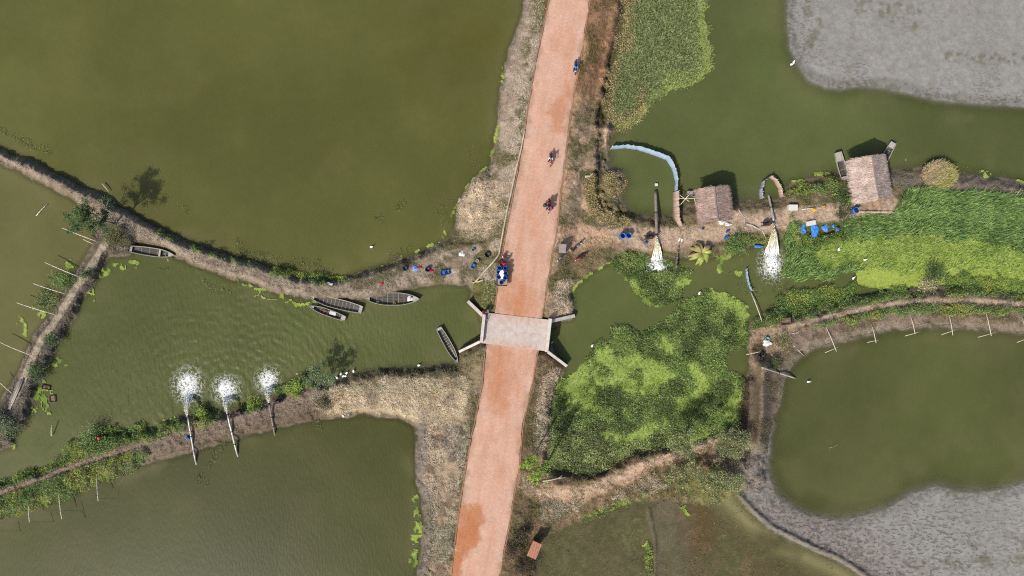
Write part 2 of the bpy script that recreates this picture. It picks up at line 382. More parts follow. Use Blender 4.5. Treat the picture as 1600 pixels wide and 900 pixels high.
# embankment north, east side
ne = sm(D['n'], 4) * (PX > 850) * ss(-3, 3, -d_road)
paint(ne * ss(215, 120, PY), (150, 118, 92)); paint(ne * ss(215, 120, PY) * blot(NB20, .46, .64), (112, 92, 62), .85)
paint(ne * ss(215, 120, PY) * blot(N14, .56, .74), (186, 146, 118), .7)
paint(ne * ss(150, 210, PY), (158, 140, 116)); paint(ne * ss(150, 210, PY) * blot(NB20, .44, .58), (106, 103, 70), .9)
paint(ne * ss(150, 210, PY) * blot(N14, .53, .66), (206, 176, 152), .9)
paint(ne * ss(-20, -6, d_road) * blot(N14, .4, .7), (176, 146, 116), .7)
paint(gully * (D['n'] > 0), (84, 74, 64), .9)
dead = sdf([(915,275),(928,268),(938,290),(945,315),(965,330),(985,343),(980,354),(950,352),(925,340),(915,310)])
paint(sm(dead, 8), (136, 116, 72), .9)
lump = sdf([(944,268),(965,268),(981,285),(972,303),(962,312),(948,305),(942,288)])
paint(sm(lump, 8), (132, 116, 74), .9); paint(sm(lump, 6) * sm(6 - lump, 6), (140, 132, 120), .6)
paint(sm(10 - pdist([(950,240),(952,262),(982,290),(968,310),(980,326),(1022,338),(1050,336)]), 5), (146, 138, 124), .7)
# east causeway with its trodden path
dd = sm(D['d'], 5)
paint(dd, (128, 116, 92)); paint(dd * blot(NB20, .42, .6), (96, 96, 60), .8)
paint(sm(17 - pdist(PATH_D) + (N14 - .5) * 14, 8), (186, 165, 145)); paint(sm(9 - pdist(PATH_D), 6) * blot(N14, .4, .7), (206, 184, 160), .6)
paint(sm(sdf([(868,352),(905,345),(950,360),(960,378),(925,395),(900,400),(872,385)]) + (N14 - .5) * 14, 8), (196, 164, 138), .9)
paint(sm(sdf([(872,400),(960,375),(1000,385),(960,405),(905,435),(890,470),(860,480)]), 10) * blot(N14, .35, .6), (146, 122, 98), .8)
paint(sm(sdf([(1330,300),(1410,300),(1420,330),(1340,340)]), 8) * blot(N14, .3, .55), (176, 150, 126), .8)
paint(sm(14 - pdist([(1405,280),(1450,290),(1500,285),(1560,292),(1620,300)]) + (N14 - .5) * 8, 6), (128, 120, 112), .9)
# west causeway (lower left)
cc = sm(D['c'], 5) * (PX < 560)
paint(cc, (122, 108, 92)); paint(cc * blot(N14, .5, .7), (98, 86, 70), .7)
paint(sm(16 - pdist([(215,705),(330,668),(400,646),(450,632),(505,622)]) + (N14 - .5) * 8, 6), (138, 124, 110), .9)
paint(sm(3.2 - pdist(PATH_C) + (N14 - .5) * 2, 2), (150, 134, 120))
paint(sm(4 - D['c'] + 2, 4) * sm(D['c'], 3) * ss(0, 1, PY - (760 - 0.2 * PX)), (140, 132, 120), .7)
straw_c = sdf([(498,622),(520,603),(560,598),(620,592),(690,590),(722,590),(735,600),(728,650),(715,672),(680,668),(640,655),(600,645),(560,642),(520,648),(500,640)])
paint(sm(straw_c, 14), (190, 172, 142)); paint(sm(straw_c, 14) * ss(625, 600, PY) * blot(N14, .3, .55), (138, 132, 104), .75)
paint(sm(straw_c, 14) * blot(N14, .55, .72), (150, 128, 92), .8)
paint(sm(D['s'], 4) * (PX < 740) * ss(598, 580, PY) * ss(505, 530, PX), (84, 78, 64), .8)
sw = sm(D['s'], 5) * (PX < 745) * ss(650, 668, PY)
paint(sw, (172, 154, 132)); paint(sw * blot(N14, .45, .62), (120, 106, 88), .8); paint(sw * ss(770, 800, PY) * blot(NB20, .4, .58), (112, 108, 72), .75)
paint(sw * sm(14 - D['s'] + (N14 - .5) * 8, 6), (132, 124, 116), .9)
paint(sw * sm(sdf([(690,665),(725,670),(735,700),(722,735),(700,715)]), 12) * blot(N14, .35, .55), (92, 80, 72), .75)
paint(sm(D['s'], 4) * ss(-26, -8, d_road) * (PX < 760) * blot(NB20, .36, .56), (110, 106, 76), .75)
paint(sm(D['s'], 4) * sm(sdf([(716,556),(752,538),(756,560),(750,600),(735,610),(722,580)]), 8), (150, 138, 108), .7)
# lower embankment, east side, and the path to the right
se = sm(D['s'], 4) * (PX > 770)
paint(se, (128, 110, 86)); paint(se * blot(NB20, .42, .6), (104, 96, 62), .8); paint(se * blot(N14, .56, .74), (176, 150, 124), .6)
paint(se * sm(30 + d_road, 10) * ss(640, 600, PY), (150, 126, 106), .7)
paint(se * ss(-40, -14, d_road) * ss(720, 560, PY) * blot(N14, .4, .6), (164, 138, 116), .7)
paint(se * ss(-16, -5, d_road) * blot(N14, .3, .6), (116, 100, 72), .7)
paint(sm(13 - pdist(PATH_F) + (N14 - .5) * 14, 10), (188, 160, 134)); paint(sm(6 - pdist(PATH_F) + (N14 - .5) * 6, 6), (208, 182, 156), .8)
paint(sm(sdf([(782,830),(830,815),(856,830),(842,870),(836,930),(770,960)]), 14) * blot(NB20, .4, .58), (96, 80, 62), .85)
paint(sm(sdf([(860,735),(940,738),(985,712),(1050,700),(1050,706),(980,728),(920,752),(865,760)]), 8), (104, 88, 68), .8)
# right-hand dike
ee = sm(D['e'], 5)
paint(ee, (138, 124, 108)); paint(ee * blot(NB20, .45, .6), (112, 100, 80), .7)
paint(sm(12 - np.minimum(D['e'], 40) + (N14 - .5) * 7, 6) * ee * ss(495, 515, PY) * (PX > 1215), (142, 132, 120), .9)
paint(sm(18 - pdist([(1175,600),(1172,640),(1166,680)]), 8), (112, 100, 86), .9); paint(sm(8 - pdist([(1163,590),(1163,640),(1158,668)]), 4), (74, 60, 48), .9)
paint(sm(sdf([(1170,520),(1205,500),(1245,505),(1235,530),(1215,545),(1200,575),(1185,600),(1175,575),(1170,545)]), 10), (168, 146, 124), .9)
paint(sm(3.6 - pdist(PATH_E) + (N14 - .5) * 2, 2.5) * (PX > 1215), (176, 158, 138))
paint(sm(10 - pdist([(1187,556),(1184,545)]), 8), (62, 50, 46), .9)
paint(sm(sdf([(1120,695),(1190,690),(1200,740),(1170,772),(1120,770)]), 20) * blot(N14, .3, .6), (150, 140, 116), .7)
# wet shore line round every bank
paint(sm(4.0 - landd, 4) * ss(-3, 1, landd + 2) * (np.maximum(D['mse'], D['mne']) < 6), (112, 103, 86), .6)
# mud flats
mm = np.maximum(sm(D['mse'] + 20, 30), sm(D['mne'] + 20, 30)) * (landmax < 3)
paint(mm, (151, 148, 141)); paint(mm * blot(N40, .45, .7), (144, 141, 134), .6); paint(mm * sm(9 - np.abs(np.maximum(D['mse'], D['mne']) - 3 + (N40 - .5) * 20), 8), (128, 125, 118), .75); paint(mm * blot(N120, .5, .62) * blot(N14, .55, .7), (126, 120, 98), .25)
CRK = np.maximum(CRK, mm * (0.35 + 0.65 * np.clip(1 - (pdist([(1200,770),(1260,830),(1330,860),(1400,880),(1460,850)]) - 30) / 80, 0, 1)) * (PY > 500) + mm * (PY < 300) * np.clip(1.0 - (D['mne'] - 5) / 60, 0.05, .6) * ss(.35, .6, N40))
paint(crackbank, (150, 141, 134), .9); paint(crackbank * blot(N6, .5, .7), (112, 104, 98), .7); CRK = np.maximum(CRK, crackbank)
for q in ([(1340,10),(1400,8),(1430,18)], [(1480,85),(1540,92),(1620,92)], [(1380,22),(1420,40)], [(1255,10),(1275,40),(1265,80)], [(1420,882),(1500,880),(1600,872)], [(1575,830),(1600,850)], [(1520,845),(1535,870)]):
    paint(sm(9 - pdist(q) + (N14 - .5) * 18, 6) * mm * blot(NB6, .42, .62), (112, 108, 86), .6)
# low field at the bottom
ff = sm(D['f'], 10) * (landmax < 2)
paint(ff, (108, 102, 72)); paint(ff * blot(N14, .45, .65), (90, 88, 58), .5); paint(ff * blot(N40, .46, .6), (92, 92, 56), .7); paint(ff * blot(NB6, .55, .75), (132, 122, 92), .4); paint(ff * ss(1010, 1040, PX) * blot(NB20, .4, .6), (112, 96, 70), .7)
paint(ff * sm(sdf([(1060,780),(1110,775),(1120,850),(1080,870),(1055,830)]), 30), (104, 80, 50), .6)
paint(ff * ss(1100, 1060, PX) * ss(1000, 1030, PX), (118, 108, 90), .5)
paint(ff * strip * 1.3, (148, 138, 96), .9); paint(np.exp(-np.square(pdist(BUND) / 5)), (132, 122, 106), .9); paint(np.exp(-np.square(pdist(BUND2) / 3)), (104, 94, 78), .8)
paint(sm(sdf([(1045,745),(1120,735),(1160,770),(1130,795),(1090,785),(1060,770)]), 18), (122, 124, 74), .75)
# below the marsh and the reeds: dark wet litter
paint(np.maximum(sm(D['marsh'], 6), sm(D['mat'], 6)) * (landmax < 2), (92, 104, 52))
REED = [(1222,388),(1230,352),(1250,345),(1300,344),(1345,338),(1390,335),(1405,305),(1420,297),(1470,295),(1540,300),(1600,310),(1700,318),(1800,320),(1800,440),(1700,440),(1600,432),(1540,430),(1470,428),(1400,430),(1335,424),(1290,436),(1245,440),(1215,425),(1210,400)]
D['reed'] = sdf(REED)
paint(sm(D['reed'] - 2, 6), (92, 104, 56), .9)

COLR *= 1 + (isl * (1 - mm))[..., None] * np.array([.04, -.002, -.065])
STRAW = mm * (1 - .6 * crackbank)
under = ss(0.02, -0.45, Z)[..., None]
COLR = COLR * (1 - under) + alb((92, 88, 52)) * under
COLR *= (0.86 + 0.28 * N6)[..., None] * (0.93 + 0.14 * N3)[..., None]

t = NT('ground_soil'); a = t.attr('Col'); cr = t.attr('Ctl'); sp = t.n('ShaderNodeSeparateColor'); t.l(cr.outputs['Color'], sp.inputs[0]); p = t.pos()
n1 = t.noise(p, 1.7, 5, .6); n2 = t.noise(p, 7.0, 4, .7); n3 = t.noise(p, 22.0, 3)
f = t.math('ADD', t.rng(n2, .3, .7, .68, 1.32), t.rng(n3, .3, .7, -.25, .25)); f = t.math('MULTIPLY', f, t.rng(n1, .3, .7, .9, 1.1))
f = t.math('ADD', t.math('MULTIPLY', f, t.rng(sp.outputs[1], 0, 1, 1, .35)), t.rng(sp.outputs[1], 0, 1, 0, .65))
c = t.scale(a.outputs['Color'], f)
mp = t.n('ShaderNodeMapping'); mp.inputs['Rotation'].default_value = (0, 0, .6); mp.inputs['Scale'].default_value = (1.0, 2.1, 1); t.l(p, mp.inputs['Vector'])
spk = t.noise(mp.outputs[0], 1.45, 3, .55)
spf = t.math('MULTIPLY', t.rng(spk, .55, .60, 0, 1), sp.outputs[0])
c = t.mix(t.math('MULTIPLY', spf, .5), c, tuple(alb((98, 92, 88))))
hh = t.math('ADD', t.math('MULTIPLY', n2, 1.0), t.math('MULTIPLY', n3, .5)); hh = t.math('MULTIPLY', hh, t.rng(sp.outputs[1], 0, 1, 1, .25)); hh = t.math('SUBTRACT', hh, t.math('MULTIPLY', spf, .9))
M_GROUND = t.done(t.bsdf(c, .93, .12, t.bump(hh, .75, .10)))

# terrain mesh: only where it lies less than a metre under water
keep = np.maximum.reduce([Z[:-1, :-1], Z[1:, :-1], Z[:-1, 1:], Z[1:, 1:]]) > -0.85
idx = np.arange(NX * NY).reshape(NY, NX)
q = np.stack([idx[1:, :-1], idx[1:, 1:], idx[:-1, 1:], idx[:-1, :-1]], -1)[keep]
used = np.unique(q); remap = np.full(NX * NY, -1); remap[used] = np.arange(len(used))
kz = (H - Z) / H
WX = (PX - 800) * S * kz; WY = (450 - PY) * S * kz
V = np.stack([WX, WY, Z], -1).reshape(-1, 3)[used]
ctl = np.stack([CRK, STRAW, STRAW], -1).reshape(-1, 3)[used]
tag(link('terrain', np_mesh('terrain', V, remap[q], None, {'Col': COLR.reshape(-1, 3)[used], 'Ctl': ctl}), M_GROUND), kind='structure')
g = MB(); g.add([(-3000, -3000, -1.5), (3000, -3000, -1.5), (3000, 3000, -1.5), (-3000, 3000, -1.5)], [(0, 1, 2, 3)])
tag(g.build('ground', mat('ground_bed', alb((100, 94, 60)), .95, .25, .05)), kind='structure')

# ------------------------------------------------------------------ water, one sheet per pond
PONDS = [
 ('pond_water', [(-176,-176),(890,-176),(840,100),(800,250),(740,380),(600,430),(520,452),(400,432),(250,375),(160,325),(0,245),(-176,165)], (95, 96, 50)),
 ('pond_water', [(-176,165),(0,245),(160,325),(165,365),(110,460),(50,550),(0,640),(-176,800)], (103, 101, 60)),
 ('channel_water', [(160,325),(250,375),(400,432),(520,452),(600,440),(740,420),(760,470),(870,450),(900,400),(960,380),(1240,372),(1776,350),(1776,485),(1600,476),(1440,470),(1330,487),(1235,510),(1190,560),(1170,680),(1050,710),(920,770),(840,765),(845,600),(760,560),(720,600),(560,620),(450,640),(330,665),(230,690),(120,725),(0,772),(-176,830),(-176,800),(0,640),(50,550),(110,460),(165,365)], (91, 97, 54)),
 ('pond_water', [(-176,830),(0,772),(120,725),(230,690),(330,665),(450,640),(560,620),(720,600),(720,700),(690,1076),(-176,1076)], (74, 76, 36)),
 ('pond_water', [(940,-176),(930,100),(930,330),(1100,350),(1300,335),(1776,330),(1776,-176)], (91, 98, 56)),
 ('pond_water', [(1776,485),(1600,476),(1440,470),(1330,487),(1235,510),(1190,560),(1180,680),(1150,765),(1205,822),(1350,897),(1500,1076),(1776,1076)], (89, 93, 53)),
 ('field_water', [(1150,765),(1050,710),(920,770),(820,780),(800,1076),(1500,1076),(1350,897),(1205,822)], (92, 88, 55))]
WS = 4.8
wx = np.arange(X0, X1, WS); wy = np.arange(Y0, Y1, WS); WPX, WPY = np.meshgrid(wx, wy)
ii = np.clip(((WPX - X0) / ST).round().astype(int), 0, NX - 1); jj = np.clip(((WPY - Y0) / ST).round().astype(int), 0, NY - 1)
wz = BASE[jj, ii]
def water_mat(name, ripple, scl):
    t = NT(name); a = t.attr('Col').outputs['Color']; sp = t.n('ShaderNodeSeparateColor'); t.l(t.attr('Ctl').outputs['Color'], sp.inputs[0])
    p = t.pos(); n1 = t.noise(p, .12, 4, .6); n2 = t.noise(p, .9, 3)
    c = t.scale(a, t.math('MULTIPLY', t.rng(n1, .3, .7, .93, 1.07), t.rng(n2, .3, .7, .97, 1.03)))
    mp = t.n('ShaderNodeMapping'); mp.inputs['Rotation'].default_value = (0, 0, .45); mp.inputs['Scale'].default_value = (1.9, .62, 1); t.l(p, mp.inputs['Vector'])
    w1 = t.noise(mp.outputs[0], scl, 2, .5)
    h = t.math('MULTIPLY', w1, t.math('ADD', t.math('MULTIPLY', sp.outputs[1], .62), .05))
    # rings that spread from where the pumps pour in
    for k, (px, py) in enumerate(((297, 612), (356, 618), (421, 600)) if ripple else ()):
        w = W(px, py); d = t.n('ShaderNodeVectorMath', operation='DISTANCE'); t.l(p, d.inputs[0]); d.inputs[1].default_value = w
        ph = t.math('ADD', t.math('MULTIPLY', d.outputs['Value'], 5.2 + .5 * k), t.math('MULTIPLY', t.noise(p, .55, 2), 8.0))
        s_ = t.math('MULTIPLY', t.math('SINE', ph), t.rng(d.outputs['Value'], 1.0, 21.0, .085, 0))
        h = t.math('ADD', h, t.math('MULTIPLY', s_, sp.outputs[1]))
    nrm = t.bump(h, 1.0, .16)
    sh = t.bsdf(c, .38, .095, nrm)
    tr = t.n('ShaderNodeBsdfTransparent'); mx = t.n('ShaderNodeMixShader'); t.l(sp.outputs[0], mx.inputs[0]); t.l(tr.outputs[0], mx.inputs[1]); t.l(sh, mx.inputs[2])
    return t.done(mx.outputs[0])
M_POND = water_mat('pond_water', False, 2.2); M_CHAN = water_mat('channel_water', True, 1.5)
wl = np.full(WPX.shape, -1)
for k, (nm, poly, rgb) in enumerate(PONDS):
    ins = _dist(poly, True, WPX + WS / 2, WPY + WS / 2) > 0
    wl[ins & (wl < 0)] = k
lab = ['wide olive green pond west of the road, north of the curved dike', 'olive pond at the far left between the two narrow dikes', 'green channel that runs under the concrete bridge',
       'dark olive pond at the bottom left below the pump dike', 'green pond at the top right with the grey mud flat', 'olive pond at the right inside the curved dike', 'shallow weedy water over the field at the bottom']
wi = np.arange(wl.size).reshape(wl.shape)
n1 = fbm(WPX, WPY, 210, 61, 3); n2 = fbm(WPX, WPY, 60, 62, 3)
pump_d = np.min([np.hypot(WPX - a, (WPY - b) * 1.25) for a, b in ((297, 600), (356, 605), (421, 590), (470, 540))], 0)
for k, (nm, poly, rgb) in enumerate(PONDS):
    sel = (wl == k)[:-1, :-1]
    low = np.minimum.reduce([wz[:-1, :-1], wz[1:, :-1], wz[:-1, 1:], wz[1:, 1:]]) < 0.12
    q = np.stack([wi[1:, :-1], wi[1:, 1:], wi[:-1, 1:], wi[:-1, :-1]], -1)[sel & low]
    u = np.unique(q); rm = np.full(wl.size, -1); rm[u] = np.arange(len(u))
    x = WPX.ravel()[u]; y = WPY.ravel()[u]; zz = wz.ravel()[u]
    depth = np.clip(-zz, 0, 3); kk = 5.5 if k not in (4, 5, 6) else 3.0
    al_ = np.clip(1 - np.exp(-depth * kk) + 0.10, 0, 0.985)
    cc_ = np.tile(alb(rgb), (len(u), 1)); n_ = n1.ravel()[u]; m_ = n2.ravel()[u]
    cc_ *= (0.82 + 0.36 * n_)[:, None] * (1 + (m_ - .5) * .10)[:, None]; cc_ *= 1 + ((n_ - .5) * .10)[:, None] * np.array([-.3, .2, -.3])
    silt = ss(.45, .65, m_)[:, None] * .35 * np.clip(1.2 - depth, 0, 1)[:, None]
    cc_ = cc_ * (1 - silt) + alb((122, 116, 82)) * silt
    if k == 0:
        br = np.exp(-(((x - 735) / 90) ** 2 + ((y - 60) / 70) ** 2))[:, None] * .5
        cc_ = cc_ * (1 - br) + alb((92, 86, 38)) * br
    if k == 6:
        sd = _dist(BUND, False, x, y); sw6 = (np.exp(-np.square((sd - 20) / 15)) * ss(.25, .5, n2.ravel()[u] + .1))[:, None]; cc_ = cc_ * (1 - sw6) + alb((150, 142, 100)) * sw6; al_ = np.maximum(al_, sw6[:, 0] * .8)
    rp = np.clip(1.15 - pump_d.ravel()[u] / 330, 0.0, 1) if k == 2 else np.full(len(u), .10)
    if k == 2: rp = np.maximum(rp * (x < 760), .10)
    me = np_mesh(nm, np.stack([(x - 800) * S, (450 - y) * S, np.zeros(len(u))], -1), rm[q], None, {'Col': cc_, 'Ctl': np.stack([al_, rp, rp], -1)})
    tag(link(nm, me, M_CHAN if k == 2 else M_POND), lab[k], kind='structure')

# ------------------------------------------------------------------ brick road with its edging
def resample(pts, n):
    p = np.array(pts, float); d = np.r_[0, np.cumsum(np.hypot(*np.diff(p, axis=0).T))]; u = np.linspace(0, d[-1], n)
    return np.stack([np.interp(u, d, p[:, 0]), np.interp(u, d, p[:, 1])], -1)
t = NT('laterite_brick_road'); a = t.attr('Col').outputs['Color']; p = t.pos()
mp = t.n('ShaderNodeMapping'); mp.inputs['Rotation'].default_value = (0, 0, .19); t.l(p, mp.inputs['Vector'])
bk = t.n('ShaderNodeTexBrick'); t.l(mp.outputs[0], bk.inputs['Vector']); bk.inputs['Scale'].default_value = 1.0
bk.inputs['Brick Width'].default_value = .25; bk.inputs['Row Height'].default_value = .125; bk.inputs['Mortar Size'].default_value = .012
bk.inputs['Color1'].default_value = (.92, .92, .92, 1); bk.inputs['Color2'].default_value = (1.10, 1.06, 1.04, 1); bk.inputs['Mortar'].default_value = (.80, .78, .78, 1)
c = t.mix(1.0, a, bk.outputs['Color'], 'MULTIPLY')
n1 = t.noise(p, .5, 5, .6); n2 = t.noise(p, 6.0, 4, .6); n3 = t.noise(p, 24., 2)
c = t.scale(c, t.math('MULTIPLY', t.rng(n1, .3, .7, .93, 1.07), t.rng(n2, .3, .7, .9, 1.1)))
c = t.mix(t.rng(t.noise(p, 1.1, 5, .7), .56, .72, 0, .30), c, tuple(alb((222, 178, 150))))
M_ROAD = t.done(t.bsdf(c, .9, .15, t.bump(t.math('ADD', n3, t.math('MULTIPLY', bk.outputs['Fac'], -.6)), .35, .03)))
M_KERB = mat('brick_edging', alb((176, 128, 98)), .9, .3, 3.0, .4, dirt=alb((128, 104, 74)))
ROADZ = 1.96
STAINS = [[(716,790),(724,792),(740,790),(752,792),(757,805),(754,818),(749,830),(748,845),(742,858),(728,868),(722,875),(720,890),(718,905),(700,905),(704,880),(712,840)],
          [(862,160),(870,152),(884,152),(888,165),(884,185),(880,205),(872,214),(864,206),(862,185),(850,178)], [(884,128),(893,128),(893,148),(884,152)],
          [(783,428),(800,420),(812,440),(838,452),(842,480),(836,494),(780,488),(776,470)], [(766,545),(800,548),(808,570),(800,600),(790,640),(772,650),(760,640),(757,600)]]
STW = [1.0, .6, .5, .4, .45]
for L, Rr in ((ROAD_L, ROAD_R), (ROAD_L2, ROAD_R2)):
    n = 330; m = 44; l = resample(L, n); r = resample(Rr, n); u = np.linspace(0, 1, m)[None, :, None]
    P = l[:, None] * (1 - u) + r[:, None] * u; x, y = P[..., 0], P[..., 1]
    wob = (fbm(x, y, 14, 71, 2) - .5) * 3.0 * (np.abs(u[..., 0] - .5) * 2) ** 8
    x = x + wob
    cf = (fbm(x, y, 50, 72, 3) - .5) * .04 + .05 * (1 - (2 * u[..., 0] - 1) ** 2)
    z = ROADZ + cf
    k = (H - z) / H
    cl = np.empty(x.shape + (3,)); cl[:] = alb((221, 178, 153))
    e = np.abs(u[..., 0] - .5) * 2
    w_ = ss(.72, 1.0, e + (fbm(x, y, 30, 73, 3) - .5) * .7)[..., None] * .55; cl = cl * (1 - w_) + alb((222, 190, 172)) * w_
    w_ = (ss(.48, .72, fbm(x * 1.8, y * .5, 34, 74, 4)) * .5)[..., None]; cl = cl * (1 - w_) + alb((214, 158, 126)) * w_
    near = np.exp(-np.square((y - 530) / 150))[..., None] * .75 * ss(.36, .62, fbm(x * 2.2, y * .6, 40, 75, 3))[..., None] * (1 - e[..., None] ** 2); cl = cl * (1 - near) + alb((200, 134, 92)) * near
    rut = fbm(u[..., 0] * 60 + y * .0, y * .22, 7, 79, 3); w_ = (ss(.5, .7, rut) * .30 * (1 - e ** 4))[..., None]; cl = cl * (1 - w_) + alb((228, 192, 170)) * w_
    w_ = (np.exp(-np.square((np.abs(u[..., 0] - .5) - .19) / .06)) * .28 * ss(.3, .6, fbm(x, y, 70, 80, 3)))[..., None]; cl = cl * (1 - w_) + alb((206, 154, 124)) * w_
    w_ = (ss(.8, 1.05, e + (fbm(x, y, 12, 77, 3) - .5) * .5) * .7)[..., None]; cl = cl * (1 - w_) + alb((176, 146, 120)) * w_
    for st, sw_ in zip(STAINS, STW):
        w_ = (sm(_dist(st, True, x, y) + (fbm(x, y, 9, 76, 3) - .5) * 16, 11) * sw_ * (.7 + .45 * fbm(x, y, 20, 78, 3)))[..., None]; cl = cl * (1 - w_) + alb((198, 132, 92)) * w_
    id_ = np.arange(n * m).reshape(n, m); q = np.stack([id_[1:, :-1], id_[1:, 1:], id_[:-1, 1:], id_[:-1, :-1]], -1).reshape(-1, 4)
    ro = tag(link('road', np_mesh('road', np.stack([(x - 800) * S * k, (450 - y) * S * k, z], -1).reshape(-1, 3), q, None, cl.reshape(-1, 3)), M_ROAD), kind='structure')
    for e_, off in ((l, -1.3), (r, 1.3)):
        b = MB(); pts = []
        for i in range(0, n, 3): pts.append(W(e_[i, 0] + off + R.uniform(-.25, .25), e_[i, 1], ROADZ - .02))
        for i in range(len(pts) - 1):
            mid = (pts[i] + pts[i + 1]) / 2; d_ = pts[i + 1] - pts[i]
            if R.random() < .04: continue
            b.box(mid + Vector((0, 0, R.uniform(-.02, .02))), (d_.length * .97, .12, .16), math.atan2(d_.y, d_.x) + R.uniform(-.02, .02))
        ke = b.build('brick_edging', M_KERB, ro); ke['kind'] = 'stuff'

# ------------------------------------------------------------------ concrete bridge
M_CONC = mat('bridge_concrete', alb((212, 197, 186)), .88, .07, 1.5, .15, dirt=alb((206, 172, 152)))
def _deck_mat():
    t = NT('dusty_deck_concrete'); v = t.obj(); n1 = t.noise(v, 1.4, 5, .65); n2 = t.noise(v, 9, 3); base = t.mix(t.rng(n1, .4, .65, 0, 1), tuple(alb((216, 202, 192))), tuple(alb((200, 182, 170))))
    s = t.n('ShaderNodeSeparateXYZ'); t.l(v, s.inputs[0]); yy = t.math('ABSOLUTE', t.math('ADD', s.outputs[1], t.math('MULTIPLY', s.outputs[0], .12))); du = t.math('MULTIPLY', t.rng(yy, .7, 2.0, 0, .9), t.rng(t.noise(v, 2.2, 4, .7), .36, .62, 0, 1)); du = t.math('MULTIPLY', du, t.rng(t.math('ABSOLUTE', s.outputs[0]), 1.8, 3.4, 1, .2))
    c = t.mix(du, base, tuple(alb((206, 148, 116)))); c = t.mix(t.rng(t.noise(v, .8, 5, .7), .58, .7, 0, .5), c, tuple(alb((168, 152, 142))))
    return t.done(t.bsdf(t.scale(c, t.rng(n2, .3, .7, .93, 1.07)), .88, .2, t.bump(n2, .2, .02)))
M_CONC = _deck_mat()
M_CONC2 = mat('parapet_concrete', alb((224, 214, 202)), .85, .12, 1.6, .2, dirt=alb((198, 182, 168)))
M_CONCD = mat('abutment_concrete', alb((140, 134, 124)), .9, .2, 1.2, .25, dirt=alb((96, 90, 76)))
DECKZ = 2.06
br = thing('bridge', 'pale concrete slab bridge that carries the brick road over the channel', 'bridge', W(806, 519, DECKZ), 0)
def bl(px, py, z): return W(px, py, z) - br.location
def prism(mb, pts, z0, z1, zs=None):
    n = len(pts); zt = zs or [z1] * n
    V = [bl(p[0], p[1], z1) for p in pts]; B = [Vector((v.x, v.y, z0 - DECKZ)) for v in V]
    T = [Vector((v.x, v.y, zt[i] - DECKZ)) for i, v in enumerate(V)]
    F = [tuple(range(n))[::-1], tuple(range(n, 2 * n))] + [(i, (i + 1) % n, n + (i + 1) % n, n + i) for i in range(n)]
    return mb.add(B + T, F)
TL, TR, BR_, BL_ = (757, 488), (861, 500), (854, 549), (752, 536)
def lerp(a, b, t_): return (a[0] + (b[0] - a[0]) * t_, a[1] + (b[1] - a[1]) * t_)
# deck cast in panels: joints are real gaps
for i in range(6):
    for j in range(2):
        u0, u1 = i / 6 + .0004, (i + 1) / 6 - .0004; v0, v1 = j / 2 + .0007, (j + 1) / 2 - .0007
        c4 = [lerp(lerp(TL, TR, u), lerp(BL_, BR_, u), v) for u, v in ((u0, v1), (u1, v1), (u1, v0), (u0, v0))]
        prism(MB(), c4, DECKZ - .3, DECKZ + .004 * ((i * 7 + j * 3) % 3)).build('deck_panel', M_CONC, br)
prism(MB(), [BL_, BR_, TR, TL], DECKZ - .55, DECKZ - .31).build('deck_slab', M_CONCD, br)
def wall(p0, p1, wpx, z0, za, zb, name, m=M_CONC2):
    dx, dy = p1[0] - p0[0], p1[1] - p0[1]; l = math.hypot(dx, dy); nx, ny = -dy / l * wpx / 2, dx / l * wpx / 2
    pts = [(p0[0] + nx, p0[1] + ny), (p0[0] - nx, p0[1] - ny), (p1[0] - nx, p1[1] - ny), (p1[0] + nx, p1[1] + ny)]
    prism(MB(), pts, z0, max(za, zb), [za, za, zb, zb]).build(name, m, br)
wall((757, 487), (752, 535), 4.6, DECKZ - .6, DECKZ + .62, DECKZ + .62, 'parapet')
wall((860, 498), (854, 550), 5.0, DECKZ - .6, DECKZ + .66, DECKZ + .66, 'parapet')
wall((754, 493), (730, 471), 5.0, -1.2, 2.1, 1.0, 'wing_wall')
wall((750, 534), (716, 551), 3.8, -1.2, 2.1, 1.1, 'wing_wall')
wall((861, 502), (900, 494), 5.2, -1.2, 2.1, .7, 'wing_wall')
wall((856, 550), (887, 574), 4.2, -1.2, 2.1, 1.0, 'wing_wall')
wall((757, 491), (859, 503), 5, -1.4, DECKZ - .56, DECKZ - .56, 'abutment', M_CONCD)
wall((752, 532), (854, 545), 5, -1.4, DECKZ - .56, DECKZ - .56, 'abutment', M_CONCD)

